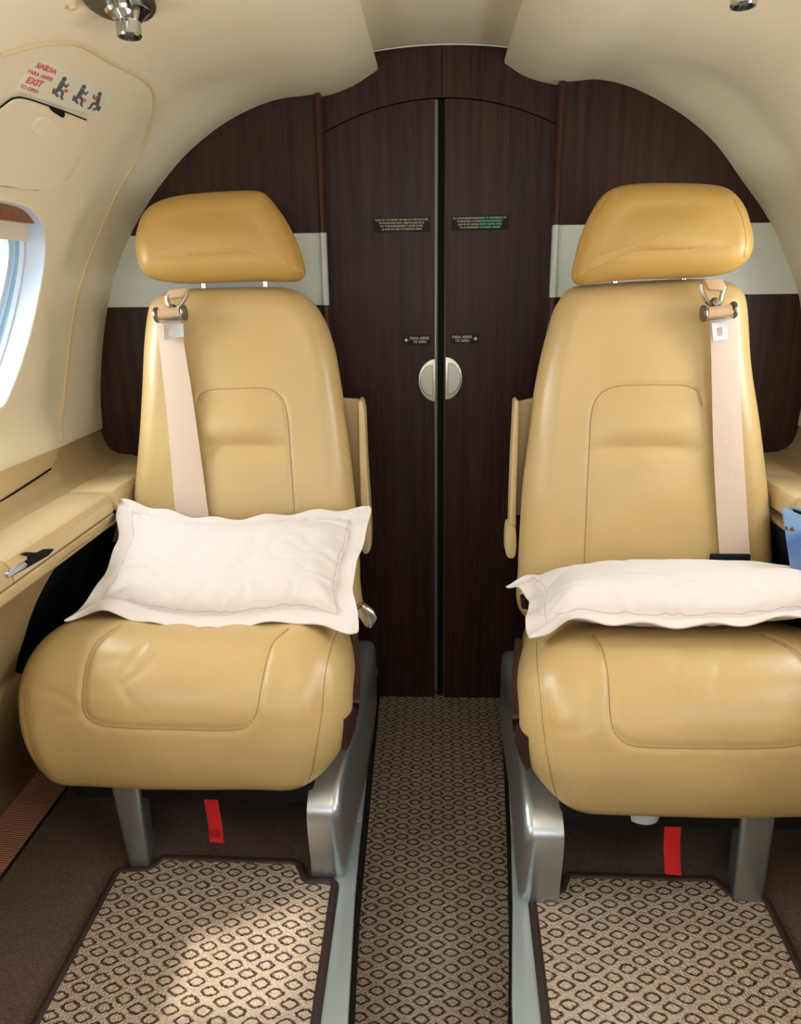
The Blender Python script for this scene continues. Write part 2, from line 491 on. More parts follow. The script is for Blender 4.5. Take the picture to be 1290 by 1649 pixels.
# ================================================================== SHELL
Lpx = [(165, 690), (162, 640), (165, 560), (178, 472), (200, 402), (232, 338), (270, 283), (312, 237), (372, 192), (440, 162), (515, 150), (562, 134), (606, 106)]
Rpx = [(815, 95), (850, 117), (905, 131), (962, 128), (1010, 138), (1060, 161), (1110, 193), (1152, 231), (1192, 286), (1237, 352), (1264, 412), (1287, 480)]
prL = [at(a, b, y=YB) for a, b in Lpx]; prR = [at(a, b, y=YB) for a, b in Rpx]
prR += [Vector((.790, YB, .88)), Vector((.802, YB, .79)), Vector((.800, YB, .72))]
prL = cr(prL, 260); prR = cr(prR[::-1], 160)
YW = [YB + .04 - i * .005 for i in range(0, 176)] + [.835 - .03 * i for i in range(0, 58)]   # down to about -.9
def shellpoint(pr, i, y):
    p = pr[i]; a = pr[max(i - 1, 0)]; b = pr[min(i + 1, len(pr) - 1)]; t = (b - a).normalized()
    n = Vector((t.z, 0, -t.x)) if pr is prL else Vector((-t.z, 0, t.x))    # towards the cabin
    z = p.z
    k = sst(.72, .80, z) * (1 - sst(1.34, 1.42, z))
    off = .030 * k * (1 - sst(1.50, 1.665, y))
    if n.x * p.x > 0: n = -n
    return Vector((p.x, y, p.z)) - n * off
def shell(pr, hole=None, hole2=None, keep=None, lift=0.0):
    V, Fc = [], []; idx = {}
    n = len(pr)
    for i in range(n):
        for j, y in enumerate(YW):
            V.append(shellpoint(pr, i, y))
    for i in range(n - 1):
        for j in range(len(YW) - 1):
            Fc.append([i * len(YW) + j, i * len(YW) + j + 1, (i + 1) * len(YW) + j + 1, (i + 1) * len(YW) + j])
    return V, Fc
wallL = shell(prL); BL = bvh(wallL); wallR = shell(prR); BR = bvh(wallR)
# window and hatch outlines, traced on the left wall in its own (height, length) coordinates
win_px = [(0, 322), (25, 325), (45, 332), (60, 346), (68, 362), (71, 388), (69, 425), (62, 470), (50, 525), (36, 575), (20, 620), (0, 657)]
wz = [hit(BL, a, b)[0] for a, b in win_px]
yc = 1.24
wout = [(p.z, p.y) for p in wz if p.y > yc]
top = max(p[0] for p in wout); bot = min(p[0] for p in wout)
wout = wout + [(z, 2 * yc - y) for z, y in wout[::-1]]
wpoly = [(p.x, p.y) for p in cr([(a, b, 0) for a, b in wout], 120, True)]
hatch_px = [(-40, 110), (0, 88), (50, 73), (100, 67), (130, 72), (180, 100), (232, 128), (246, 150), (243, 190), (225, 245), (190, 305), (155, 385), (125, 470), (110, 560), (102, 640), (97, 712)]
hs = [hit(BL, a, b)[0] for a, b in hatch_px if a >= 0]
hpoly = [(p.z, p.y) for p in hs] + [(.735, 1.0), (.735, .85), (1.0, .82), (hs[0].z, .95)]
ny = len(YW)
def zy(v): return v.z, v.y
def sel(vf, f):
    V, Fc = vf; out = []
    for q in Fc:
        c = sum((V[i] for i in q), Vector()) / 4
        if f(c): out.append(q)
    return V, out
# fine re-sampling of the wall around the window: cells of the shell are cut exactly to the outline with bmesh
def refine(pr, y0, y1, step, z0, z1):
    V, Fc = [], []
    ii = [i for i in range(len(pr)) if z0 <= pr[i].z <= z1]
    ys = [y0 + (y1 - y0) * k / int((y1 - y0) / step) for k in range(int((y1 - y0) / step) + 1)]
    return V, Fc
wc_ = ((top + bot) / 2, yc)
wbig = [(wc_[0] + (a - wc_[0]) * 1.045, wc_[1] + (b - wc_[1]) * 1.045) for a, b in wpoly]
def win_hole(c): return inpoly(c.z, c.y, wbig)
YW_save = YW
def othwins(c, xs=(.80, .05, -.5)):
    for y0 in xs:
        if ((c.y - y0) / (.12 if y0 == .80 else .15)) ** 4 + ((c.z - (top + bot) / 2) / ((top - bot) / 2)) ** 4 < 1: return True
    return False
def xz(z, y):
    lo, hi = 0, len(prL) - 1
    while hi - lo > 1:
        m = (lo + hi) // 2
        if shellpoint(prL, m, y).z < z: lo = m
        else: hi = m
    a, b = shellpoint(prL, lo, y).z, shellpoint(prL, hi, y).z
    return lo + max(0, min(1, (z - a) / max(1e-6, b - a)))
wl = sel(wallL, lambda c: not (win_hole(c) or othwins(c)))
def clean(vf):
    used = sorted({i for f in vf[1] for i in f}); m = {a: k for k, a in enumerate(used)}
    return [vf[0][i] for i in used], [[m[i] for i in f] for f in vf[1]]
def thick(vf, t):
    """give an open sheet a second skin behind it (away from the cabin axis)"""
    vf = clean(vf); V, Fc = vf; n = len(V)
    bm = bmesh.new(); vs = [bm.verts.new(v) for v in V]
    for f in Fc: bm.faces.new([vs[i] for i in f])
    bm.normal_update(); ns = []
    for v in bm.verts:
        nn = v.normal.copy()
        if nn.dot(v.co - Vector((0, v.co.y, .85))) < 0: nn = -nn
        ns.append(nn)
    be = [(e.verts[0].index, e.verts[1].index) for e in bm.edges if len(e.link_faces) == 1]
    bm.verts.index_update(); bm.free()
    V2 = V + [v + m * t for v, m in zip(V, ns)]
    F2 = Fc + [[i + n for i in f[::-1]] for f in Fc] + [[a, b, b + n, a + n] for a, b in be]
    return V2, F2
def thick2(vf, t):
    vf = clean(vf); V, Fc = vf; n = len(V); cnt = {}
    acc = [Vector() for _ in V]
    for f in Fc:
        a, b, c = V[f[0]], V[f[1]], V[f[2]]; nn = (b - a).cross(c - a)
        for k in range(len(f)):
            acc[f[k]] += nn; e = tuple(sorted((f[k], f[(k + 1) % len(f)]))); cnt[e] = cnt.get(e, 0) + 1
    ns = []
    for v, a in zip(V, acc):
        a = a.normalized()
        if a.dot(v - Vector((0, v.y, .85))) < 0: a = -a
        ns.append(a)
    V2 = V + [v + m * t for v, m in zip(V, ns)]
    return V2, Fc + [[i + n for i in f[::-1]] for f in Fc] + [[a, b, b + n, a + n] for (a, b), k in cnt.items() if k == 1]
struct('wall_left', thick2(wl, .012), 'lining', org=(-.78, 0, 0))
wr = sel(wallR, lambda c: not (othwins(c, (1.18, .62, .05, -.5))))
struct('wall_right', thick2(wr, .012), 'lining', org=(.78, 0, 0))
# lobe tips turn up into the ceiling channel
tipL, tipR = prL[-1], prR[-1]
def lip(tip, sg):
    P = [(tip.x, tip.z), (tip.x - sg * .001, tip.z + .006), (tip.x + sg * .006, tip.z + .03), (tip.x + sg * .010, tip.z + .10), (tip.x + sg * .03, tip.z + .10), (tip.x + sg * .03, tip.z + .012)]
    return prism([(x, YB + .04, z) for x, z in P], (0, -2.59, 0), .0015)
struct('trim_1', lip(tipL, -1), 'lining'); struct('trim_2', lip(tipR, 1), 'lining')
# ceiling channel
cz = at(710, 67, y=1.70).z; ce = at(600, 80, y=1.70).z
arc = []
for i in range(33):
    u = -1 + 2 * i / 32; arc.append(Vector((.005 + u * .17, 0, cz - (cz - ce) * u * u * 1.3)))
V = [Vector((a.x, y, a.z)) for y in (1.712, -.9) for a in arc] + [Vector((a.x, y, a.z + .02)) for y in (1.712, -.9) for a in arc]
Fc = [[i, i + 1, 33 + i + 1, 33 + i] for i in range(32)] + [[66 + i, 66 + i + 1, 99 + i + 1, 99 + i] for i in range(32)] + [[i, i + 1, 67 + i, 66 + i] for i in range(32)]
struct('ceiling', (V, Fc), 'lining')
# unseen partition added behind the camera to cut low frontal light; opening above
struct('front_light_blocker', box(-.84, .84, -.93, -.90, 0, .82), 'lining'); struct('front_light_blocker', box(-.84, -.42, -.93, -.90, .82, 1.5), 'lining'); struct('front_light_blocker', box(.42, .84, -.93, -.90, .82, 1.5), 'lining')
# thin pale edge line at the aft end of the ceiling channel
struct('trim_3', tube([Vector((a.x, 1.706, a.z - .003)) for a in arc[2:31]], .0016, 6), 'sticker2')
# lower walls: tan belt panel, slanted side panel
def low(sg, px0):
    xw = -.785 if sg < 0 else .803
    k = 0 if sg < 0 else .012
    pts = [(xw, .722), (xw - sg * .003, .700), (xw - sg * .010, .680), (xw - sg * .022, .667), (xw - sg * .040, .660), (sg * .712 + k, .657), (sg * .708 + k, .650), (sg * .74, .640), (sg * .84, .640), (sg * .84, .722)]
    return prism([(x, YB + .005, z) for x, z in pts], (0, -2.58, 0), .004)
struct('trim_4', low(-1, None), 'vinyl'); struct('trim_5', low(1, None), 'vinyl')

# emergency hatch panel on the left wall (carries the window)
def polar(poly, c, th):
    dx, dy = math.cos(th), math.sin(th); best = 0
    for (a, b), (e, f) in zip(poly, poly[1:] + poly[:1]):
        ax_, ay_, ex, ey = a - c[0], b - c[1], e - a, f - b; den = dx * ey - dy * ex
        if abs(den) < 1e-12: continue
        t = (ax_ * ey - ay_ * ex) / den; u = (ax_ * dy - ay_ * dx) / den
        if -1e-6 <= u <= 1 + 1e-6 and t > best: best = t
    return best
def onwall(z, y, d=0.0):
    f = xz(z, y); i = max(0, min(int(f), len(prL) - 2)); a = shellpoint(prL, i, y).lerp(shellpoint(prL, i + 1, y), f - i)
    n = (Vector((0, y, .85)) - a); n.y = 0; return a + n.normalized() * d
hsm = [(p.x, p.y) for p in resample([Vector((a, b, 0)) for a, b in hpoly], 500, True)]
NA, NR = 720, 40; V, Fc = [], []
for k in range(NA):
    th = 2 * math.pi * k / NA; r0, r1 = polar(wpoly, wc_, th), polar(hsm, wc_, th)
    for j in range(NR + 1):
        rr = r0 + (r1 - r0) * j / NR; V.append(onwall(wc_[0] + math.cos(th) * rr, wc_[1] + math.sin(th) * rr, .0018))
for k in range(NA):
    k2 = (k + 1) % NA
    for j in range(NR): Fc.append([k * (NR + 1) + j, k2 * (NR + 1) + j, k2 * (NR + 1) + j + 1, k * (NR + 1) + j + 1])
hatch = struct('door_1', thick2((V, Fc), .004), 'lining2', org=(-.78, 1.25, .72))
pts = seam_on(BL, [p for p in hatch_px if p[0] >= 0], 150, .001)
obj('seal', tube(pts, .0032, 8), 'bead', hatch)
# handle cover on the hatch
hc = [(-30, 190), (0, 166), (16, 156), (34, 155), (85, 172), (134, 190), (139, 200), (132, 235), (112, 275), (90, 297), (57, 303), (0, 296), (-60, 290), (-60, 230)]
# only what the camera can reach of it is traced; the rest continues forward on the wall
hcp = patch(BL, hc, .0065, .004, N=140, base=.001)
hco = obj('handle_cover', hcp, 'lining2', hatch)
l1 = seam_on(BL, [(-30, 188), (0, 165), (16, 154), (34, 153), (85, 170), (135, 189)], 50, .005)
obj('gap_line', tube(l1, .0012, 6), 'dark', hco)
l1 = seam_on(BL, [(-20, 293), (0, 296), (30, 299), (57, 303)], 20, .0055); obj('lower_gap_line', tube(l1, .0010, 6), 'seam', hco)
Bh = bvh(hcp)
fp = patch(Bh, [(78, 171), (92, 174), (104, 183), (101, 189), (92, 184), (82, 177)], .0012, .001, N=24, K=4, base=-.001); obj('finger_slot', fp, 'dark', hco)
dm = patch(Bh, [(50, 205), (62, 190), (78, 190), (96, 204), (90, 214), (70, 220), (54, 214)], .002, .002, N=40, K=6, base=-.002); obj('finger_recess', dm, 'lining', hco)
# exit sticker
st = obj('exit_sticker', patch(BL, [(58, 92), (62, 91), (176, 145), (179, 150), (160, 186), (154, 187), (26, 146), (24, 141)], .0026, .0004, N=80, K=8, base=.001), 'sticker', hatch)
def on_wall(fn_px, a, b, c, d, off, mat, parent, name, th=.0006):
    """put small flat ink shapes (polygons given in the sticker's own 0..1 frame) on the hatch"""
    V, Fc = [], []
    for poly in fn_px:
        ids = []
        for u, v in poly:
            p = (a[0] * (1 - u) * (1 - v) + b[0] * u * (1 - v) + c[0] * u * v + d[0] * (1 - u) * v, a[1] * (1 - u) * (1 - v) + b[1] * u * (1 - v) + c[1] * u * v + d[1] * (1 - u) * v)
            l, nn = hit(BL, *p); ids.append(len(V)); V.append(l + nn * off)
        Fc.append(ids)
    return obj(name, (V, Fc), mat, parent)
def text_tris(s, bold=0.0, italic=0.0):
    cu = bpy.data.curves.new('t', 'FONT'); cu.body = s; cu.size = 1; cu.offset = bold; cu.shear = italic; cu.resolution_u = 3
    o = bpy.data.objects.new('t', cu); COL.objects.link(o)
    dg = bpy.context.evaluated_depsgraph_get(); me = bpy.data.meshes.new_from_object(o.evaluated_get(dg))
    vs = [v.co.copy() for v in me.vertices]; fs = [list(p.vertices) for p in me.polygons]
    bpy.data.objects.remove(o); bpy.data.curves.remove(cu); bpy.data.meshes.remove(me)
    x0 = min(v.x for v in vs); x1 = max(v.x for v in vs); y0 = min(v.y for v in vs); y1 = max(v.y for v in vs)
    return [((v.x - x0) / (x1 - x0), (v.y - y0) / (y1 - y0)) for v in vs], fs
def text_quad(s, fpos, bold=.0, italic=0.):
    """fpos(u,v) -> world point (v up)"""
    vs, fs = text_tris(s, bold, italic)
    return [fpos(u, v) for u, v in vs], fs
def wq(a, b, c, d, off):   # pixel quad on the wall: a=bottom-left b=bottom-right c=top-right d=top-left
    def f(u, v):
        px = a[0] * (1 - u) * (1 - v) + b[0] * u * (1 - v) + c[0] * u * v + d[0] * (1 - u) * v
        py = a[1] * (1 - u) * (1 - v) + b[1] * u * (1 - v) + c[1] * u * v + d[1] * (1 - u) * v
        l, nn = hit(BL, px, py); return l + nn * off
    return f
tx = [text_quad('SAÍDA', wq((54, 105), (87, 118), (91, 108), (59, 95), .0031), .03, .2),
      text_quad('PARA ABRIR', wq((41, 114), (82, 129), (84, 123), (44, 108), .0031), .02, .1),
      text_quad('EXIT', wq((38, 130), (65, 139), (70, 129), (43, 120), .0031), .03, .2),
      text_quad('TO OPEN', wq((29, 138), (58, 149), (60, 143), (32, 132), .0031), .02, .1)]
obj('red_lettering', join(*tx), 'redink', st)
figs = []; reds = []
def figure(ox, oy, k, flip=False):
    def P(x, y):   # local frame rotated to follow the sticker
        c, s = math.cos(math.radians(22)), math.sin(math.radians(22)); x = -x if flip else x
        l, nn = hit(BL, ox + (x * c - y * s) * k, oy + (x * s + y * c) * k); return l + nn * .0031
    def blob(cx, cy, rx, ry, n=10): return [P(cx + rx * math.cos(2 * math.pi * i / n), cy + ry * math.sin(2 * math.pi * i / n)) for i in range(n)]
    def limb(a, b, w):
        dx, dy = b[0] - a[0], b[1] - a[1]; L = math.hypot(dx, dy); nx, ny_ = -dy / L * w, dx / L * w
        return [P(a[0] + nx, a[1] + ny_), P(b[0] + nx, b[1] + ny_), P(b[0] - nx, b[1] - ny_), P(a[0] - nx, a[1] - ny_)]
    for q in (blob(0, -16, 3.6, 3.8), limb((0, -12), (-2, 1), 3.4), limb((0, -10), (7, -5), 1.5), limb((7, -5), (9, -11), 1.3), limb((-2, 1), (6, 4), 2.3), limb((6, 4), (6, 13), 1.9), limb((6, 13), (10, 14), 1.5), limb((-2, 1), (-6, 8), 2.6), limb((-6, 8), (1, 13), 2.0), limb((-9, 3), (-8, 12), 1.5)):
        figs.append((q, [list(range(len(q)))]))
    return P
P1 = figure(95, 140, 1.05); P2 = figure(127, 152, 1.0); P3 = figure(153, 163, .95, True)
for Pf, (x, y) in ((P1, (9, 0)), (P2, (9, 4)), (P3, (4, -7))):
    q = [Pf(x + 2.8 * math.cos(2 * math.pi * i / 10), y + 2.8 * math.sin(2 * math.pi * i / 10)) + Vector((.0006, -.0003, 0)) for i in range(10)]
    reds.append((q, [list(range(10))]))
obj('evacuation_pictogram', join(*figs), 'inkdark', st); obj('red_mark', join(*reds), 'redink', st)

# window set in the hatch: surround tunnel, seal, pane, shade
wlo = []
def wallX(z, y):
    f = xz(z, y); i = int(f); a = shellpoint(prL, i, y); b = shellpoint(prL, min(i + 1, len(prL) - 1), y); return a.lerp(b, f - i).x
win = struct('window_1', tube([Vector((wallX(z, y) + .001, y, z)) for z, y in wpoly], .0034, 10, True), 'lining2', org=(-.8, yc, bot))
def ringat(s, dx):
    zc_ = (top + bot) / 2
    return [Vector((wallX(z, y) - dx, yc + (y - yc) * s, zc_ + (z - zc_) * s)) for z, y in wpoly]
def loft(rings, cap=False):
    V, Fc = [], []; n = len(rings[0])
    for r in rings: V += r
    for j in range(len(rings) - 1):
        for i in range(n): Fc.append([j * n + i, j * n + (i + 1) % n, (j + 1) * n + (i + 1) % n, (j + 1) * n + i])
    if cap: Fc.append([(len(rings) - 1) * n + i for i in range(n)])
    return V, Fc
obj('surround', loft([ringat(.984, -.003), ringat(.975, .010), ringat(.95, .03), ringat(.93, .032), ringat(.915, .045)]), 'white_plastic', win)
obj('window_seal', loft([ringat(.917, .040), ringat(.905, .044), ringat(.87, .045), ringat(.86, .050), ringat(.85, .052)]), 'blue_plastic', win)
obj('outer_surround', loft([ringat(.855, .050), ringat(.82, .053), ringat(.81, .066), ringat(.83, .072)]), 'white_plastic', win)
obj('pane', loft([ringat(.83, .060), ringat(.83, .063)], True), 'pane', win)
# window beside the right seat: rim and short tunnel
def ringR(sc, dx):
    out = []
    for k in range(96):
        th = 2 * math.pi * k / 96; c_, s_ = math.cos(th), math.sin(th); q = (abs(c_) ** 4 + abs(s_) ** 4) ** -.25 * sc
        y, z = 1.18 + .155 * q * c_, wc_[0] + (top - bot) / 2 * 1.03 * q * s_
        i = min(range(len(prR)), key=lambda i: abs(shellpoint(prR, i, y).z - z)); out.append(Vector((shellpoint(prR, i, y).x + dx, y, z)))
    for _ in range(3): out = [Vector(((out[i - 1].x + out[i].x + out[(i + 1) % 96].x) / 3, out[i].y, out[i].z)) for i in range(96)]
    return out
win2 = struct('window_2', tube(ringR(1.0, -.001), .0062, 8, True), 'lining2')
obj('surround', loft([ringR(1.0, 0), ringR(.97, .012), ringR(.92, .05), ringR(.90, .055)]), 'white_plastic', win2)
# shade: brown rail and beige blind, pulled a little way down, following the opening
def shadepart(z0, z1, dx, th):
    V, Fc = [], []; rows = 14
    for k in range(rows + 1):
        z = z0 + (z1 - z0) * k / rows
        zs = [(a, b) for a, b in wpoly]
        ys = []
        for (a, b), (c, d) in zip(zs, zs[1:] + zs[:1]):
            if (a - z) * (c - z) <= 0 and a != c: ys.append(b + (d - b) * (z - a) / (c - a))
        y0, y1 = (min(ys), max(ys)) if len(ys) >= 2 else (yc, yc)
        for d in (dx, dx + th): V += [Vector((wallX(z, y0) - d, y0 + .003, z)), Vector((wallX(z, y1) - d, y1 - .003, z))]
    for k in range(rows):
        a, b = k * 4, k * 4 + 4
        Fc += [[a, a + 1, b + 1, b], [a + 2, a + 3, b + 3, b + 2], [a, a + 2, b + 2, b], [a + 1, a + 3, b + 3, b + 1]]
    Fc += [[0, 1, 3, 2], [rows * 4, rows * 4 + 1, rows * 4 + 3, rows * 4 + 2]]
    return V, Fc
zb = hit(BL, 40, 357)[0].z; zs2 = hit(BL, 40, 386)[0].z
obj('shade_rail', shadepart(top - .002, zb, .008, .012), 'brown_wood', win)
obj('shade', shadepart(top - .006, zs2, .022, .004), 'shade', win)

# ================================================================== BULKHEAD
def bulk(px, y, th, extra=0):
    P = [at(a, b, y=y) for a, b in px]; return prism(P, (0, th, 0), .0015)
trimLx = at(517, 300, y=YB).x; trimRx = at(898, 300, y=YB).x
lef = [(p.x, p.z) for p in prL if p.x < trimLx + .004 and p.z > .715]
lowL = [(-.781, .70), (-.776, .675), (-.764, .660), (-.745, .652), (-.70, .648), (-.70, .10), (trimLx, .10)]
polyL = [Vector((trimLx, YB, .10))] + [Vector((trimLx, YB, lef[-1][1] + .01))] + [Vector((x - .012, YB, z + .012)) for x, z in lef[::-1]] + [Vector((x, YB, z)) for x, z in lowL[:-1]]
bl = struct('wall_back', prism(polyL, (0, .02, 0)), 'wood', org=(-.5, YB, .1))
rif = [(p.x, p.z) for p in prR if p.x > trimRx - .004 and p.z > .715]
lowR = [(.80, .70), (.795, .675), (.78, .655), (.765, .648), (.70, .645), (.70, .10)]
polyR = [Vector((trimRx, YB, .10))] + [Vector((trimRx, YB, rif[-1][1] + .01))] + [Vector((x + .012, YB, z + .012)) for x, z in rif[::-1]] + [Vector((x, YB, z)) for x, z in lowR]
br_ = struct('wall_back', prism(polyR, (0, .02, 0)), 'wood', org=(.5, YB, .1))
# vinyl below the side panels, down to the platform
struct('wall_back', box(-.86, -.70, YB + .004, YB + .03, .09, .70), 'vinyl'); struct('wall_back', box(.70, .86, YB + .004, YB + .03, .09, .70), 'vinyl')
# pearl stripe inlays
z0, z1 = at(300, 494, y=YB).z, at(300, 379, y=YB).z
def stripe_poly(pr, xe, z0, z1, sg):
    edge = [(p.x, p.z) for p in pr if z0 - .001 <= p.z <= z1 + .001]
    if sg < 0: return [Vector((xe, YB - .0015, z0)), Vector((xe, YB - .0015, z1))] + [Vector((x - .01, YB - .0015, z)) for x, z in edge[::-1]]
    return [Vector((xe, YB - .0015, z0)), Vector((xe, YB - .0015, z1))] + [Vector((x + .01, YB - .0015, z)) for x, z in edge[::-1]]
obj('pearl_stripe', prism(stripe_poly(prL, trimLx - .003, z0, z1, -1), (0, .003, 0)), 'stripe', bl)
z0r, z1r = at(1100, 476, y=YB).z, at(1100, 359, y=YB).z
obj('pearl_stripe', prism(stripe_poly(prR, trimRx + .003, z0r, z1r, 1), (0, .003, 0)), 'stripe', br_)
# vertical edge trims, with the stripe carried across them
def etrim(name, x, sg, z0, z1, ztop):
    t = struct(name, prism([(x - .006, YB - .006, .09), (x - .003, YB - .010, .09), (x + .003, YB - .010, .09), (x + .006, YB - .006, .09), (x + .006, YB + .05, .09), (x - .006, YB + .05, .09)], (0, 0, ztop - .09), .001), 'wood_trim')
    obj('pearl_band', prism([(x - .0065, YB - .0062, z0), (x - .0032, YB - .0108, z0), (x + .0032, YB - .0108, z0), (x + .0065, YB - .0062, z0), (x + .0065, YB + .01, z0), (x - .0065, YB + .01, z0)], (0, 0, z1 - z0)), 'stripe', t)
etrim('trim_6', trimLx, -1, z0, z1, 1.408); etrim('trim_7', trimRx, 1, z0r, z1r, 1.412)
# header panel above the doors and the two doors
YD = 1.712
sx = at(711, 400, y=YD).x
def archz(x): return at(711, 158, y=YD).z - .040 * ((x - sx) / .235) ** 2 * 1.35
hx0, hx1 = trimLx + .005, trimRx - .005
P = [Vector((hx0, YD, 1.38))]
n = 40
P = [Vector((hx0 + (hx1 - hx0) * i / n, YD - .001, archz(hx0 + (hx1 - hx0) * i / n) + .0015)) for i in range(n + 1)]
P += [Vector((hx1, YD - .001, 1.56)), Vector((hx0, YD - .001, 1.56))]
hd = struct('wall_back', prism(P, (0, .02, 0)), 'wood', smooth=1)
obj('panel_joint', box(sx - .0008, sx + .0008, YD - .0018, YD - .0005, archz(sx), 1.52), 'dark', hd)
struct('wall_back', box(-.9, .9, YD + .05, YD + .06, -.03, 1.62), 'dark')
def door(name, x0, x1, sg):
    P = [Vector((x0, YD, .004))] + [Vector((x1, YD, .004))]
    P += [Vector((x1 + (x0 - x1) * i / 24, YD, archz(x1 + (x0 - x1) * i / 24) - .001)) for i in range(25)]
    return struct(name, prism(P, (0, .025, 0)), 'wood', smooth=1)
gx0, gx1 = at(700, 400, y=YD).x, at(719, 400, y=YD).x
dL = door('door_2', hx0, gx0, -1); dR = door('door_3', gx1, hx1, 1)
zt = archz(sx) - .002
obj('edge_strip', prism([(gx0, YD - .002, .02), (gx0 + .007, YD + .001, .02), (gx0 + .007, YD + .02, .02), (gx0, YD + .02, .02)], (0, 0, zt - .02), .0006), 'strip_grey', dL)
obj('edge_strip', prism([(gx1 - .005, YD + .001, .02), (gx1, YD - .001, .02), (gx1, YD + .02, .02), (gx1 - .005, YD + .02, .02)], (0, 0, zt - .02), .0006), 'wood_trim', dR)
struct('trim_8', box(gx0 + .007, gx1 - .005, YD + .012, YD + .03, 0.0, zt), 'dark')
# half-moon handles
def halfmoon(cx, zc, rx, rz, sg, parent):
    def half(f, y, n=32): return [Vector((cx + sg * f * rx * math.cos(a), y, zc + f * rz * math.sin(a))) for a in [-math.pi / 2 + math.pi * i / n for i in range(n + 1)]]
    o = obj('handle', prism(half(1, YD - .004), (0, .006, 0), .0015), 'nickel', parent)
    q = half(.74, YD - .0043); q = [Vector((v.x + sg * .006, v.y, v.z)) for v in q]
    obj('finger_pull', prism(q, (0, .003, 0), .0006), 'stripe', o)
    rim = q + [q[0]]
    obj('pull_rim', tube(resample(rim, 60), .0011, 6), 'silver', o)
hz = (at(700, 578, y=YD).z + at(700, 646, y=YD).z) / 2; rz = (at(700, 578, y=YD).z - at(700, 646, y=YD).z) / 2
halfmoon(gx0 + .0015, hz, at(702, 600, y=YD).x - at(675, 600, y=YD).x, rz, -1, dL)
hz2 = (at(720, 575, y=YD).z + at(720, 643, y=YD).z) / 2
halfmoon(gx1 - .001, hz2, at(745, 600, y=YD).x - at(718, 600, y=YD).x, rz, 1, dR)
# placards
def placard(parent, px0, py0, px1, py1, kind):
    a, b = at(px0, py1, y=YD - .002), at(px1, py0, y=YD - .002)
    o = obj('placard', box(a.x, b.x, YD - .0022, YD + .001, a.z, b.z, .0004, 1), 'placard', parent)
    W, H = b.x - a.x, b.z - a.z
    def f(u0, u1, v0, v1): return lambda u, v: Vector((a.x + W * (u0 + (u1 - u0) * u), YD - .0027, a.z + H * (v0 + (v1 - v0) * v)))
    if kind in 'LR':
        tt = [text_quad('PARA ABRIR', f(.24 if kind == 'L' else .05, .97 if kind == 'L' else .76, .56, .86), .01), text_quad('TO OPEN', f(.36 if kind == 'L' else .16, .86 if kind == 'L' else .66, .14, .44), .01)]
        s = -1 if kind == 'L' else 1; ax = .11 if kind == 'L' else .88
        arrow = [(ax - s * .06, .42), (ax, .42), (ax, .25), (ax + s * .08, .5), (ax, .75), (ax, .58), (ax - s * .06, .58)]
        g = f(0, 1, 0, 1); tt.append(([g(u, v) for u, v in arrow], [list(range(7))]))
        obj('lettering', join(*tt), 'white_text', o)
    else:   # four tight lines of text too small to read in the photograph
        rnd = random.Random(3 if kind == 'A' else 5); tt = []; gr = []
        for li, (u0, u1) in enumerate(((.03, .97), (.10, .90), (.12, .88), (.15, .86))):
            v1 = .93 - li * .225; u = u0
            while u < u1:
                w = rnd.uniform(.010, .017); hgt = rnd.uniform(.11, .15); g = f(u, min(u + w, u1), v1 - hgt, v1)
                q = ([g(0, 0), g(1, 0), g(1, 1), g(0, 1)], [[0, 1, 2, 3]])
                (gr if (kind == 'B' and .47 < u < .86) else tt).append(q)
                u += w + (.006 if rnd.random() < .82 else .018)
        obj('lettering', join(*tt), 'placard_text', o)
        if gr: tag(obj('reflection_tinted_lettering', join(*gr), 'placard_reflection', o), 'lettering with painted green reflection')  # strokes coloured green to paint in a reflection
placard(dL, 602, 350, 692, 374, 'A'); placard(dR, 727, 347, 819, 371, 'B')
placard(dL, 650, 540, 693, 555, 'L'); placard(dR, 726, 538, 771, 553, 'R')

# ================================================================== SIDE LEDGES
def ledge(sg, dx, dy, label, ends):
    y_end = 1.335 + dy
    t = thing('side_ledge', (sg * .67 + dx, 1.0, .09), label, 'side ledge', 'padded side ledges under the windows')
    X = lambda x: -sg * -x if False else (sg * abs(x) + dx)
    # padded lid
    prof = [(.712, .640), (.712, .657), (.708, .661), (.64, .660), (.628, .656), (.621, .645), (.619, .627), (.621, .6235), (.70, .6235)]
    obj('lid', prism([(X(a), y_end, z) for a, z in prof], (0, -(y_end - .985), 0), .0015), 'vinyl', t)
    obj('forward_lid', prism([(X(a), .982, z) for a, z in prof], (0, -1.7, 0), .0015), 'vinyl', t)
    obj('aft_block', prism([(X(.712), y_end + .02, .62), (X(.712), y_end + .02, .660), (X(.628), y_end + .02, .660), (X(.622), y_end + .02, .652), (X(.619), y_end + .02, .62)], (0, .155, 0), .003), 'vinyl', t)
    obj('aft_filler', prism([(X(.72), y_end + .174, .50), (X(.72), y_end + .174, .656), (X(.60), y_end + .174, .656), (X(.60), y_end + .174, .50)], (0, YB - y_end - .178, 0), .003), 'vinyl', t)
    obj('edge_rail', prism([(X(.70), .981 * 0 + y_end + .002, .600), (X(.70), y_end + .002, .6215), (X(.6205), y_end + .002, .6215), (X(.619), y_end + .002, .6195), (X(.622), y_end + .002, .600)], (0, -2.0, 0), .001), 'vinyl', t)
    return t, X, y_end
LD, XL, yeL = ledge(-1, 0, 0, 'tan leather side ledge beside the left seat, below the window', True)
RD, XR, yeR = ledge(1, .012, -.035, 'tan leather side ledge beside the right seat, behind the blue brochure', True)
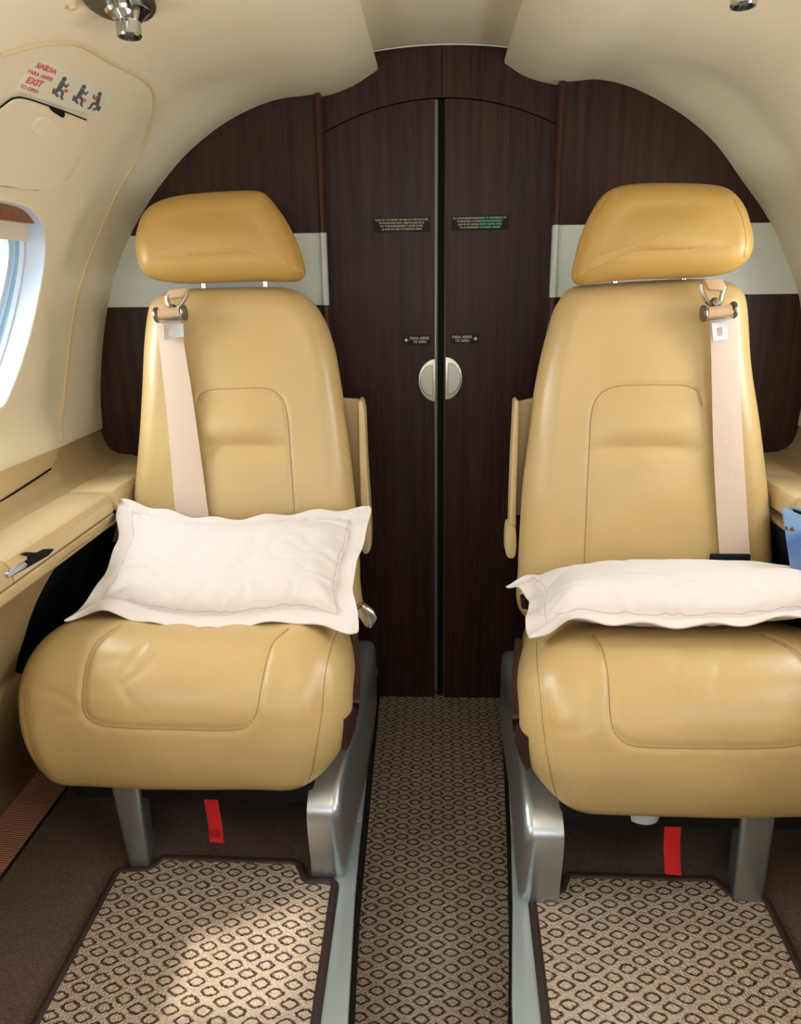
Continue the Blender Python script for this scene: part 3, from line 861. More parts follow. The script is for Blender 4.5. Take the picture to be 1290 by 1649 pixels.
# latch in the lid front
def facebox(a, b, xo, d, name, m, par):
    p, q = at(*a, x=-.6195), at(*b, x=-.6195)
    return p, q
latch_dark = [(14, 931), (14, 921), (46, 901), (48, 896), (36, 893), (44, 889), (60, 890), (72, 884), (88, 884), (78, 895), (50, 911)]
P = [at(a, b, x=-.6185) for a, b in latch_dark]
obj('latch_recess', prism(P, (-.004, 0, 0)), 'dark', LD)
P = [at(a, b, x=-.6165) for a, b in [(12, 924), (40, 905), (45, 909), (42, 914), (14, 931)]]
tag(obj('latch', prism(P, (-.006, 0, 0), .0008), 'silver', LD), 'silver latch')
# flap on the belt panel
fl = [at(a, b, x=-.772) for a, b in [(-60, 790), (0, 762), (96, 722), (92, 738), (84, 752), (60, 768), (0, 806), (-60, 840)]]
FB = thing('panel_flap', (-.775, 1.2, .68), 'tan flap with rounded corner on the left wall above the ledge', 'panel')
obj('flap', prism(fl, (-.012, 0, 0), .002), 'vinyl', FB)
e = [at(a, b, x=-.7725) for a, b in [(-60, 841), (0, 808), (60, 770), (82, 755)]]
obj('shadow_gap', tube(cr(e, 30), .0018, 6), 'dark', FB)

# slanted side panel under the ledge with the dark recess cut in it
def panel_pt(z, sg, dx): # x on the slanted panel
    return sg * (.622 + (.60 - z) / .5 * .185) + dx
def side_panel(sg, dx, hole, name, label):
    z0, z1 = .095, .603
    V = []
    base = [(panel_pt(z1, sg, dx), z1), (panel_pt(.45, sg, dx), .45), (panel_pt(z0, sg, dx), z0), (panel_pt(z0, sg, dx) + sg * .02, z0), (panel_pt(z1, sg, dx) + sg * .08, z1)]
    vf = prism([(x, YB, z) for x, z in base], (0, -2.5, 0))
    return vf
spL = obj('wall_left', side_panel(-1, 0, None, '', ''), 'vinyl'); spL['kind'] = 'structure'
n_p = Vector((.5, 0, -.185)).normalized(); p0 = Vector((-.622, 1, .60))
hole = [(230, 820), (188, 843), (150, 866), (112, 892), (88, 915), (68, 950), (52, 985), (38, 1030), (24, 1078), (32, 1086), (90, 1075), (260, 1060)]
hp = cr([atp(a, b, p0, n_p) for a, b in hole], 90, True)
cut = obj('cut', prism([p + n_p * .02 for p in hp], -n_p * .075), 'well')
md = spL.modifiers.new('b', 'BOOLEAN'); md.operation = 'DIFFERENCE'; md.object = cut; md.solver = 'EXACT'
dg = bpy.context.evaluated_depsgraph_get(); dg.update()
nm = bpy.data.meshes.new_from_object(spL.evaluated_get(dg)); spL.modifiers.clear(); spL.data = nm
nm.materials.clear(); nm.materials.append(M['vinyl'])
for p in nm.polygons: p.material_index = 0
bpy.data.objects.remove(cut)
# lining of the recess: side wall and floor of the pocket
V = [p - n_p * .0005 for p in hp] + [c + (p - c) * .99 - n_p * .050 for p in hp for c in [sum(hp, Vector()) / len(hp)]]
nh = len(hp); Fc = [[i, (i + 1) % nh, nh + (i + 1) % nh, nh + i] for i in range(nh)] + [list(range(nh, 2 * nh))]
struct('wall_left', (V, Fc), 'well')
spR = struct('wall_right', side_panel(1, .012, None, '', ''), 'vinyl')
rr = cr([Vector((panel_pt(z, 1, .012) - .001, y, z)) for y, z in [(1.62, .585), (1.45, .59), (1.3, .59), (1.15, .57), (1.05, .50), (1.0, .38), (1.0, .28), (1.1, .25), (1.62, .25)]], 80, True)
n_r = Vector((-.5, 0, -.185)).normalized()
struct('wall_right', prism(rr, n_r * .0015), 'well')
# terracotta ribbed strip at the foot of the left side panel
for sg, nm_ in ((-1, 'baseboard_left'), (1, 'baseboard_right')):
    struct(nm_, prism([(sg * .731, YB, .0895), (sg * .735, YB, .094), (sg * .812, YB, .102), (sg * .83, YB, .0895)], (0, -2.4, 0)), 'rib', org=(sg * .75, 0, .09))
    struct('trim_9' if sg < 0 else 'trim_10', tube([Vector((sg * .731, YB, .0915)), Vector((sg * .731, -.7, .0915))], .003, 6), 'dark')

# ================================================================== SEATS
def seat(side, cfg):
    sg = cfg['sg']; dy = cfg['dy']; xc = cfg['xc']
    t = thing('passenger_seat', (xc, 1.2, PL), cfg['label'], 'seat', 'tan leather passenger seats facing forward')
    # --- cushion
    prof = [(1.44, .40), (1.30, .448), (1.20, .482), (1.12, .503), (1.055, .507), (1.003, .488), (.966, .445), (.951, .385), (.953, .335), (.968, .293), (.998, .272), (1.10, .262), (1.25, .262), (1.42, .27), (1.455, .32)]
    prof = [Vector((0, y + dy, z)) for y, z in prof]
    pf = cr(prof, 260, True); n = len(pf)
    cc = sum(pf, Vector()) / n
    tg = [(pf[(i + 1) % n] - pf[i - 1]).normalized() for i in range(n)]
    nn = []
    for i in range(n):
        a = Vector((0, -tg[i].z, tg[i].y))
        if a.dot(cc - pf[i]) < 0: a = -a
        nn.append(a)
    ro_, ri_ = .062, .095; W2 = .262; cols = []; s_in = 1 if cfg['ax'] > xc else -1; r = ri_
    m1 = 12; m2 = 90
    us = [(-W2 + ro_ * (1 - math.cos(math.pi / 2 * k / m1)), ro_) for k in range(m1)] + [(-W2 + ro_ + (2 * W2 - ro_ - ri_) * k / m2, None) for k in range(m2 + 1)] + [(W2 - ri_ * (1 - math.cos(math.pi / 2 * (m1 - 1 - k) / m1)), ri_) for k in range(m1)]
    cache = {}
    def inset(d):
        k_ = round(d, 5)
        if k_ not in cache:
            q = [pf[i] + nn[i] * d for i in range(n)]
            for _ in range(int(110 * (max(0, d) / .06) ** 1.6)): q = [(q[i - 1] + q[i] * 2 + q[(i + 1) % n]) / 4 for i in range(n)]
            cache[k_] = q
        return cache[k_]
    V, Fc = [], []
    for u, r_ in us:
        e = max(0, (abs(u) - (W2 - r_)) / r_) if r_ else 0; d = r_ * (1 - math.sqrt(max(0, 1 - e * e))) if r_ else 0
        u = u * s_in
        for i in range(n):
            p = inset(d)[i]
            tz = (p.z - .26) / .25
            w = 1 - .13 * sst(1.04 + dy, 1.42 + dy, p.y) - .07 * (1 - sst(.26, .40, p.z)) * (1 if True else 0)
            crown = .006 * (1 - (u / W2) ** 2)
            q = Vector((xc + u * w + cfg['lean'] * 0, p.y, p.z)) - nn[i] * crown
            # soft lie of the leather, broad and shallow
            q -= nn[i] * (.003 * noise.noise(Vector((q.x * 9 + sg * 5, q.y * 9, q.z * 12))))
            V.append(q)
    k = len(us)
    for j in range(k - 1):
        for i in range(n): Fc.append([j * n + i, j * n + (i + 1) % n, (j + 1) * n + (i + 1) % n, (j + 1) * n + i])
    Fc.append(list(range(n))); Fc.append([(k - 1) * n + i for i in range(n)])
    vf = (V, Fc); B = bvh(vf)
    lines = [seam_on(B, s, 120, 0) for s in cfg['cush_seams']]
    wr = [seam_on(B, s, 30, 0) for s in cfg['wrinkles']]
    vf = groove(vf, lines, .0032, .0050)
    for s_, dpt in zip(wr, cfg['wr_depth']): vf = groove(vf, [s_], dpt, .006)
    cu = obj('seat_cushion', vf, 'leather', t, 60); B = bvh(vf)
    for s in cfg['cush_seams']:
        L = seam_on(B, s, 160, -.0002)
        if len(L) > 3: obj('seam', tube(L, .00085, 6), 'seam', cu)
    for s in cfg['cush_stitch']:
        L = seam_on(B, s, 150, .0002); T = []
        for i in range(0, len(L) - 1, 3):
            T.append(tube([L[i], L[i].lerp(L[i + 1], .9)], .0006, 5))
        if T: obj('stitching', join(*T), 'stitch', cu)
    # --- backrest
    pb = Vector((xc, cfg['by0'], .45)); tb = Vector((0, cfg['by1'] - cfg['by0'], .57)).normalized(); nb = Vector((0, -tb.z, tb.y))
    ol = cr([atp(a, b, pb, nb) for a, b in cfg['back']], 520, True)
    zf = cfg['fold_z']
    def disp(v):
        lx = (v.x - cfg['fold_x']) / .085; w = math.exp(-lx ** 4)
        front = 1.0 if (v - pb).dot(nb) > 0 else 0.0
        d = -.007 * math.exp(-((v.z - zf + .004 * lx * lx) / .014) ** 2) * w + .006 * math.exp(-((v.z - zf - .045) / .03) ** 2) * w
        d += .012 * math.exp(-((v.z - .60) / .12) ** 2) * math.exp(-((v.x - xc) / .12) ** 2)
        d += .0025 * noise.noise(Vector((v.x * 11 + sg * 3, v.z * 9, 1)))
        return nb * d * front
    vf = puff(ol, nb, .050, .058, .045, .012, disp, K=70, R=14)
    B = bvh(vf)
    lines = [seam_on(B, s, 140, 0) for s in cfg['back_seams']]
    vf = groove(vf, lines, .0028, .0050)
    bk = obj('backrest', vf, 'leather', t, 60); B = bvh(vf)
    for s in cfg['back_seams']:
        L = seam_on(B, s, 180, -.0002); obj('seam', tube(L, .0008, 6), 'seam', bk)
    for s in cfg['back_stitch']:
        L = seam_on(B, s, 200, .0003); obj('stitching', join(*[tube([L[i], L[i].lerp(L[i + 1], .9)], .0005, 5) for i in range(0, len(L) - 1, 2)]), 'stitch', bk)
    # --- headrest
    ph = Vector((xc, cfg['hy'], 1.07)); th = Vector((0, .02, .16)).normalized(); nh_ = Vector((0, -th.z, th.y))
    hl = cr([atp(a, b, ph, nh_) for a, b in cfg['head']], 320, True)
    vf = puff(hl, nh_, .040, .048, .040, .010, None, K=40, R=12); BH = bvh(vf)
    vf = groove(vf, [seam_on(BH, s, 80, 0) for s in cfg['head_seams']], .0018, .0035)
    hd = obj('headrest', vf, 'head_leather', t, 60); BH = bvh(vf)
    for s in cfg['head_seams']:
        L = seam_on(BH, s, 90, -.0002); obj('seam', tube(L, .0007, 6), 'seam', hd)
    for (px, py) in cfg['posts']:
        p = at(px, py, y=cfg['py'])
        obj('headrest_post', lathe([(.0055, -.035), (.0055, .03)], p, (0, 0, 1), 16), 'chrome', t)
        obj('post_collar', lathe([(.011, -.020), (.011, -.004), (.009, -.002)], p, (0, 0, 1), 20), 'gun', t)
    # --- shell behind the backrest and stowed armrest on the aisle side
    bs = cr([v + Vector((0, .040, 0)) for v in ol], 120, True); cb = sum(bs, Vector()) / len(bs)
    bs = [cb + (p - cb) * .93 for p in bs]
    obj('back_shell', prism(bs, nb * -.035, .01), 'trim_brown', t)
    ar = [at(a, b, y=cfg['ay']) for a, b in cfg['arm']]
    obj('armrest', prism(ar, (0, .05, 0), .004, 3), 'vinyl', t)
    ap = [at(a, b, y=cfg['ay'] + .05) for a, b in cfg['armplate']]
    obj('armrest_plate', prism(ap, (0, .012, 0), .002), 'vinyl', t)
    if cfg['knob']:
        kb = [at(a, b, y=cfg['ay'] - .012) for a, b in cfg['knob']]
        obj('armrest_pivot', prism(cr(kb, 40, True), (0, .05, 0), .005, 3), 'vinyl', t)
    # --- dark brown trim shell and silver fairing on the aisle side
    xi = xc - sg * -0  # placeholder
    ax = cfg['ax']      # aisle face of the fairing (world x)
    s2 = 1 if ax > xc else -1
    Yt = lambda y: y + dy
    # brown shell: sweeps round the lower aisle-side edge of the cushion
    V, Fc = [], []
    A = [0, 15, 30, 45, 60, 75, 90]
    sec = []
    prof2 = [pf[i] for i in range(n) if pf[i].z < .50]
    lowp = [Vector((0, Yt(y), z)) for y, z in [(.950, .400), (.944, .352), (.948, .318), (.964, .280), (.992, .258), (1.05, .248), (1.15, .245), (1.30, .25), (1.42, .26)]]
    topp = [Vector((0, Yt(y), z)) for y, z in [(.955, .402), (1.0, .43), (1.06, .455), (1.12, .47), (1.18, .475), (1.25, .47), (1.32, .46), (1.38, .45), (1.42, .44)]]
    poly = cr([Vector((0, Yt(y), z)) for y, z in [(.962, .300), (.957, .34), (.972, .39), (1.02, .455), (1.12, .505), (1.20, .51), (1.30, .49), (1.42, .45), (1.44, .30), (1.40, .245), (1.2, .24), (1.02, .245), (.982, .262)]], 70, True)
    xs0 = ax - s2 * .050; xs1 = ax - s2 * .014
    def rounded(poly, x0, x1, r, steps=7):
        c = sum(poly, Vector()) / len(poly); m = len(poly); inn = []
        for i in range(m):
            tt = (poly[(i + 1) % m] - poly[i - 1]).normalized(); a = Vector((0, -tt.z, tt.y))
            if a.dot(c - poly[i]) < 0: a = -a
            inn.append(a)
        V, Fc = [], []; rings = [(x0, 0)]
        for k in range(steps + 1):
            th = math.pi / 2 * k / steps; rings.append((x1 - (1 if x1 > x0 else -1) * r * (1 - math.sin(th)), r * (1 - math.cos(th))))
        for x, d in rings: V += [Vector((x, poly[i].y + inn[i].y * d, poly[i].z + inn[i].z * d)) for i in range(m)]
        for j in range(len(rings) - 1):
            for i in range(m): Fc.append([j * m + i, j * m + (i + 1) % m, (j + 1) * m + (i + 1) % m, (j + 1) * m + i])
        Fc.append(list(range(m))); Fc.append([(len(rings) - 1) * m + i for i in range(m)]); return V, Fc
    # thin brown shell hugging the lower aisle-side corner of the cushion
    side_s = 1 if ax > xc else -1
    idx = [i for i in range(n) if (pf[i].z < (.40 if pf[i].y < 1.2 + dy else .44) and not (pf[i].z > .35 and pf[i].y > 1.43 + dy))]
    order = []
    for k0 in range(len(idx)):
        if (idx[k0] - 1) % n in idx: continue
        j = idx[k0]; run = []
        while j in idx: run.append(j); j = (j + 1) % n
        if len(run) > len(order): order = run
    def trimv(g, phi, dd):
        out = []
        for i in order:
            fade = min(1, (order.index(i) + 1) / 14, (len(order) - order.index(i)) / 10)
            rr_ = r + (g if g < 0 else g * fade)
            u = W2 - r + rr_ * math.sin(phi); d = r - rr_ * math.cos(phi) + dd
            p = inset(r - (r + g) * math.cos(phi) + dd)[i]; w = 1 - .13 * sst(1.04 + dy, 1.42 + dy, p.y) - .07 * (1 - sst(.26, .40, p.z))
            out.append(Vector((xc + side_s * u * w, p.y, p.z)))
        return out
    rg = [trimv(.010, math.radians(a_), 0) for a_ in range(66, 91, 3)] + [trimv(.010, math.pi / 2, .02), trimv(.010, math.pi / 2, .034), trimv(-.004, math.pi / 2, .034)] + [trimv(-.004, math.radians(a_), 0) for a_ in range(90, 65, -3)]
    V, Fc = [], []; m_ = len(order)
    for q in rg: V += q
    for a_ in range(len(rg)):
        b_ = (a_ + 1) % len(rg)
        for i in range(m_ - 1): Fc.append([a_ * m_ + i, a_ * m_ + i + 1, b_ * m_ + i + 1, b_ * m_ + i])
    Fc.append([a_ * m_ for a_ in range(len(rg))]); Fc.append([a_ * m_ + m_ - 1 for a_ in range(len(rg))])
    obj('side_trim', (V, Fc), 'trim_brown', t, 50)
    # silver fairing + front leg in one casting
    fair = cr([Vector((0, Yt(y), z)) for y, z in [(.990, PL + .004), (.983, PL + .05), (.976, .18), (.972, .225), (.980, .246), (1.02, .268), (1.12, .276), (1.22, .282), (1.34, .290), (1.45, .298), (1.47, .27), (1.47, .16), (1.44, .120), (1.25, .115), (1.14, .112), (1.09, .10), (1.07, PL + .003), (1.03, PL + .002)]], 110, True)
    fx0, fx1 = cfg['fairx']
    vf = rounded(fair, fx0, fx1, .020)
    vf = ([Vector((v.x + (cfg['fshift'] * sst(.99 + dy, 1.25 + dy, v.y) if abs(v.x) < abs(fx0) - .02 else 0), v.y, v.z)) for v in vf[0]], vf[1])
    obj('side_fairing', vf, 'silver', t)
    # outer leg
    lg = cfg['leg']; yl_ = Yt(.985)
    P = [at(lg[0][0], lg[0][1] - 14, y=yl_), at(lg[1][0], lg[1][1] - 14, y=yl_), at(*lg[2], y=yl_ + .015), at(*lg[3], y=yl_ + .015)]
    for q in (P[2], P[3]): q.z = PL + .002
    vv = P + [p + Vector((sg * .012, .06, 0)) for p in P]
    bm = bmesh.new(); b_ = [bm.verts.new(v) for v in vv]
    for f in ((0, 1, 2, 3), (7, 6, 5, 4), (0, 4, 5, 1), (1, 5, 6, 2), (2, 6, 7, 3), (3, 7, 4, 0)): bm.faces.new([b_[i] for i in f])
    bmesh.ops.recalc_face_normals(bm, faces=bm.faces); bmesh.ops.bevel(bm, geom=list(bm.edges), offset=.008, segments=4, profile=.5, affect='EDGES')
    obj('leg', from_bm(bm), 'silver_leg', t)
    # under-seat frame (in shadow)
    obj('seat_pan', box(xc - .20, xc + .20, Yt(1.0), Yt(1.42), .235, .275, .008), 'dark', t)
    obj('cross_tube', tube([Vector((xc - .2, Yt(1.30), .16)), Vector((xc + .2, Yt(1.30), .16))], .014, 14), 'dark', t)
    # red pull strap
    rs = cfg['red']; yr = Yt(1.0)
    Pc = [at(a, b, y=yr + .012 * math.sin(i * 1.1)) for i, (a, b) in enumerate(rs)]
    Pc = cr(Pc, 24); hw = cfg['redw']
    ps = obj('pull_strap', ribbon(Pc, hw, Vector((1, 0, -.08)).normalized(), Vector((0, -1, 0)), .002), 'red', t)
    if cfg['redtext']:
        T = []
        for li in range(4):
            for k_ in range(7):
                u = -.8 + k_ * .235; base_ = Pc[-2] + Vector((0, 0, .004 + li * .0042)); w_ = hw
                a = base_ + Vector((u * w_, -.0016, 0)); T.append(([a, a + Vector((.0018, 0, 0)), a + Vector((.0018, 0, .0022)), a + Vector((0, 0, .0022))], [[0, 1, 2, 3]]))
        obj('strap_lettering', join(*T), 'ink_strap', ps)
    else:
        P2 = [p + Vector((.004, .016, .003 * i / 24)) for i, p in enumerate(Pc)]
        obj('strap_return', ribbon(P2, hw * .9, Vector((1, 0, -.02)).normalized(), Vector((0, -1, 0)), .002), 'red', ps)
        a = at(1033, 1303, y=Yt(1.02)); obj('under_seat_fitting', lathe([(.0, -.012), (.020, -.012), (.028, -.006), (.030, .006), (.030, .02)], a, (0, 0, 1), 28), 'white_plastic', t)
    # --- shoulder harness
    bel = cfg['belt']; P = []; Wd = []
    pts = cr([(a, b, w) for a, b, w in bel], 70)
    for i, p in enumerate(pts):
        l, n_ = hit(B, p.x, p.y); d = ray(p.x, p.y).normalized()
        if l is None: l = atp(p.x, p.y, pb, nb) + nb * .06
        q = l + nb * cfg['beltoff'](i / 69); P.append(q)
        zc_ = (q - CAM).dot(Vector((EX.z, EY.z, EZ.z)) * -1); Wd.append(p.z / F * zc_)
    # smooth the strap: it is taut
    for _ in range(60): P = [P[0]] + [(P[i - 1] + P[i] * 2 + P[i + 1]) / 4 for i in range(1, len(P) - 1)] + [P[-1]]
    tilt = Vector((1, 0, cfg['belt_tilt'])).normalized()
    sb = obj('shoulder_strap', ribbon(P, Wd, tilt, nb, .0018), 'belt', t)
    if cfg['keeper']:
        a_ = P[-1] + (P[-2] - P[-1]).normalized() * .012
        k1 = at(1176, 897, y=a_.y - .004); obj('strap_keeper', box(k1.x - .036, k1.x + .036, k1.y - .004, k1.y + .006, k1.z - .008, k1.z + .005, .002), 'well', sb)
    # clasp assembly at the shoulder: loop, ring, bar clasp, tongue
    k_ = cfg['clasp']; pc = P[0]; s_ = cfg['cs']
    def cl(px, py, off=.0):
        return atp(px, py, pc + nb * off, nb)
    lp = [cl(a, b, .0) for a, b in k_['loop']]
    obj('strap_loop', prism(lp, nb * .012, .003), 'belt_tan', sb)
    for seg_ in k_['ring']:
        L = [cl(a, b, .006) for a, b in seg_]; obj('ring_arm', tube(cr(L, 16), .0042, 10), 'chrome', sb)
    kn = cl(*k_['knob'], .008); obj('ring_knob', lathe([(0, -.008), (.006, -.007), (.0085, 0), (.006, .007), (0, .008)], kn, nb, 20), 'gun', sb)
    a, b = cl(*k_['bar'][0], .010), cl(*k_['bar'][1], .010)
    obj('clasp_bar', tube([a, a.lerp(b, .5), b], .0105, 14), 'chrome', sb)
    dv = (b - a).normalized()
    obj('strap_wrap', tube([a + dv * .005 + nb * .002 + Vector((0, 0, .003)), b - dv * .006 + nb * .002 + Vector((0, 0, .003))], .0105, 14), 'belt_tan', sb)
    for e_ in (a, b):
        obj('clasp_cheek', lathe([(0, -.003), (.014, -.003), (.015, 0), (.014, .003), (0, .003)], e_ + Vector((0, 0, .003)), dv, 20), 'gun', sb)
    q = [cl(*p, .010) for p in k_['tongue']]; h = [cl(*p, .010) for p in k_['slot']]
    V = q + h + [p + nb * .003 for p in q] + [p + nb * .003 for p in h]
    Fc = []
    for i in range(4):
        j = (i + 1) % 4
        Fc += [[i, j, 4 + j, 4 + i], [8 + i, 8 + j, 12 + j, 12 + i], [i, j, 8 + j, 8 + i], [4 + i, 4 + j, 12 + j, 12 + i]]
    obj('belt_tongue', (V, Fc), 'chrome', sb)
    # lap belt buckle beside the cushion
    bq = [at(a_, b_2, y=cfg['bky']) for a_, b_2 in cfg['buckle']]
    obj('belt_buckle', prism(bq, (0, .016, .004), .003, 3), cfg['bkmat'], t)
    return t, B, cu
L3 = lambda pts: [(200 + a / 2.843, 280 + b / 2.843) for a, b in pts]
R5 = lambda pts: [(800 + a / 2.5776, 280 + b / 2.5776) for a, b in pts]
cfgL = dict(sg=-1, dy=0, xc=-.398, ax=-.122, lean=0, by0=1.42, by1=1.53, hy=1.50, py=1.525, ay=1.46,
    label='tan leather passenger seat on the left, with the upright plump pillow',
    back=[(242, 505), (247, 489), (258, 478), (275, 470), (306, 466), (376, 464), (446, 463), (470, 466), (490, 475), (508, 491), (524, 517), (538, 556), (551, 628), (561, 702), (569, 772), (575, 840), (580, 930), (575, 990), (400, 1010), (230, 990), (208, 960), (212, 880), (219, 808), (225, 750), (230, 684), (234, 614), (237, 548)],
    back_seams=[[(318, 645), (324, 634), (340, 628), (376, 626), (420, 625), (440, 629), (455, 644), (462, 665), (467, 720), (471, 780), (474, 822), (476, 860)]],
    back_stitch=[[(478, 470), (500, 500), (515, 560), (528, 640), (540, 720), (549, 800), (553, 830)]],
    fold_z=.735, fold_x=-.385,
    head=L3([(60, 330), (70, 260), (95, 190), (140, 145), (220, 112), (350, 92), (500, 82), (600, 80), (645, 92), (690, 140), (742, 215), (790, 310), (825, 420), (829, 455), (806, 486), (760, 494), (600, 492), (450, 497), (300, 502), (200, 495), (120, 475), (80, 430)]),
    head_seams=[L3([(650, 100), (715, 190), (765, 290), (800, 400), (812, 470)])],
    posts=[(329, 468), (428, 464)],
    arm=[(577, 644), (583, 646), (587, 662), (590, 740), (594, 800), (597, 850), (597, 885), (592, 893), (585, 893), (582, 885), (580, 800), (578, 720)],
    armplate=[(530, 640), (578, 643), (580, 720), (584, 830), (540, 830)], knob=None,
    cush_seams=[[(196, 1006), (172, 1020), (152, 1040), (140, 1068), (134, 1105), (133, 1135), (140, 1155), (160, 1167), (200, 1172), (290, 1175), (375, 1176), (398, 1170), (412, 1150), (420, 1110), (428, 1070), (440, 1035), (465, 1012)],
                [(545, 1012), (534, 1040), (524, 1085), (519, 1140), (512, 1190), (503, 1240), (492, 1270)],
                [(38, 1118), (42, 1160), (52, 1205), (68, 1243), (92, 1266)]],
    cush_stitch=[[(539, 1014), (528, 1042), (518, 1087), (513, 1140), (506, 1190), (497, 1240)], [(551, 1014), (540, 1042), (530, 1087), (525, 1140), (518, 1190), (509, 1235)]],
    wrinkles=[[(230, 1040), (185, 1095), (150, 1120)], [(255, 1055), (215, 1090), (165, 1125)], [(132, 1145), (95, 1120), (60, 1110)], [(132, 1150), (90, 1155), (65, 1170)], [(180, 1080), (210, 1130)]],
    wr_depth=[.0012, .0012, .0014, .0014, .001],
    fairx=(-.206, -.150), fshift=.016, leg=[(176, 1277), (223, 1277), (241, 1402), (209, 1402)],
    red=[(338, 1262), (340, 1290), (346, 1325), (349, 1356)], redw=.0115, redtext=True,
    belt=[(277, 520, 20), (283, 560, 20.5), (291, 620, 22), (299, 690, 23.5), (306, 760, 25.5), (313, 830, 27), (318, 870, 28)], beltoff=lambda u: .022 - .010 * u, belt_tilt=.02, cs=1, keeper=False,
    clasp=dict(loop=[(273, 469), (303, 465), (306, 468), (298, 480), (276, 482)], ring=[[(271, 472), (269, 480), (273, 492), (280, 496)], [(302, 472), (297, 482), (290, 492), (284, 496)]], knob=(278, 497), bar=[(253, 510), (297, 506)],
        tongue=[(264, 524), (296, 521), (297, 542), (266, 548)], slot=[(271, 530), (280, 529), (280, 540), (271, 541)]),
    buckle=[(571, 984), (584, 974), (600, 986), (608, 998), (598, 1014), (588, 1010)], bky=1.16, bkmat='chrome')
seatL, BKL, cuL = seat('L', cfgL)
cfgR = dict(sg=1, dy=-.040, xc=.388, ax=.118, lean=0, by0=1.385, by1=1.475, hy=1.425, py=1.46, ay=1.42,
    label='tan leather passenger seat on the right, with the flat-lying pillow and white under-seat fitting',
    back=R5([(262, 520), (285, 488), (320, 468), (380, 460), (450, 455), (700, 440), (900, 440), (965, 455), (1005, 482), (1022, 520), (1032, 600), (1045, 800), (1075, 1000), (1100, 1200), (1120, 1400), (1130, 1600), (1133, 1740)]) + [(1200, 1000), (1040, 1010), (860, 1000), (834, 975)] + R5([(88, 1640), (97, 1450), (107, 1300), (130, 1100), (152, 920), (182, 760), (216, 630), (238, 560)]),
    back_seams=[R5([(363, 1620), (370, 1450), (378, 1250), (385, 1120), (390, 1020), (405, 950), (440, 905), (500, 882), (600, 877), (700, 876), (790, 880), (830, 900), (850, 940), (852, 960)])],
    back_stitch=[R5([(300, 500), (262, 580), (235, 680), (205, 830), (185, 980), (165, 1150), (148, 1330), (135, 1560)])],
    fold_z=.74, fold_x=.385,
    head=R5([(312, 420), (320, 370), (348, 260), (398, 150), (440, 90), (490, 60), (560, 46), (700, 42), (890, 50), (960, 73), (1012, 130), (1040, 200), (1056, 280), (1046, 340), (1020, 378), (960, 412), (850, 430), (600, 438), (450, 448), (350, 460), (322, 452)]),
    head_seams=[R5([(470, 85), (420, 160), (370, 270), (335, 380), (330, 440)]), R5([(985, 105), (1020, 190), (1035, 280), (1025, 350)])],
    posts=[(990, 462), (1100, 458)],
    arm=[(829, 647), (835, 644), (836, 660), (834, 740), (832, 800), (831, 890), (828, 896), (822, 897), (820, 880), (822, 800), (825, 720)],
    armplate=[(834, 647), (862, 641), (866, 700), (860, 830), (832, 830)], knob=[(816, 855), (819, 848), (827, 848), (831, 856), (831, 890), (827, 899), (818, 898), (815, 890)],
    cush_seams=[[(955, 1022), (970, 1045), (978, 1080), (981, 1120), (984, 1160), (993, 1184), (1010, 1198), (1035, 1203), (1130, 1205), (1230, 1205), (1285, 1200), (1310, 1188), (1320, 1150), (1314, 1100), (1295, 1060), (1262, 1035), (1225, 1020)],
                [(864, 1034), (865, 1070), (870, 1120), (876, 1180), (886, 1240), (898, 1285), (912, 1300)]],
    cush_stitch=[[(857, 1034), (858, 1070), (863, 1120), (870, 1180), (880, 1240), (892, 1280)], [(872, 1034), (874, 1070), (878, 1120), (884, 1180), (893, 1240)]],
    wrinkles=[[(1090, 1068), (1082, 1110)], [(1160, 1070), (1150, 1120)], [(880, 1170), (915, 1178), (940, 1170)]], wr_depth=[.0008, .0008, .001],
    fairx=(.191, .129), fshift=.005, leg=[(1195, 1322), (1252, 1322), (1230, 1450), (1182, 1448)],
    red=[(1083, 1295), (1084, 1325), (1082, 1360), (1084, 1408)], redw=.0125, redtext=False,
    belt=[(1157, 515, 21), (1160, 560, 21.5), (1163, 640, 22.5), (1167, 720, 23.5), (1172, 800, 24), (1178, 880, 24), (1181, 915, 24)], beltoff=lambda u: .022 - .010 * u, belt_tilt=.02, cs=1, keeper=True,
    clasp=dict(loop=[(1131, 451), (1160, 450), (1166, 462), (1160, 470), (1138, 468)], ring=[[(1129, 458), (1131, 470), (1138, 485), (1147, 492)], [(1167, 462), (1163, 474), (1160, 486), (1152, 492)]], knob=(1151, 487), bar=[(1133, 508), (1181, 502)],
        tongue=[(1145, 521), (1171, 519), (1171, 546), (1148, 549)], slot=[(1153, 528), (1162, 527), (1162, 541), (1154, 542)]),
    buckle=[(838, 966), (846, 964), (854, 978), (852, 984), (840, 981)], bky=1.19, bkmat='placard')
seatR, BKR, cuR = seat('R', cfgR)

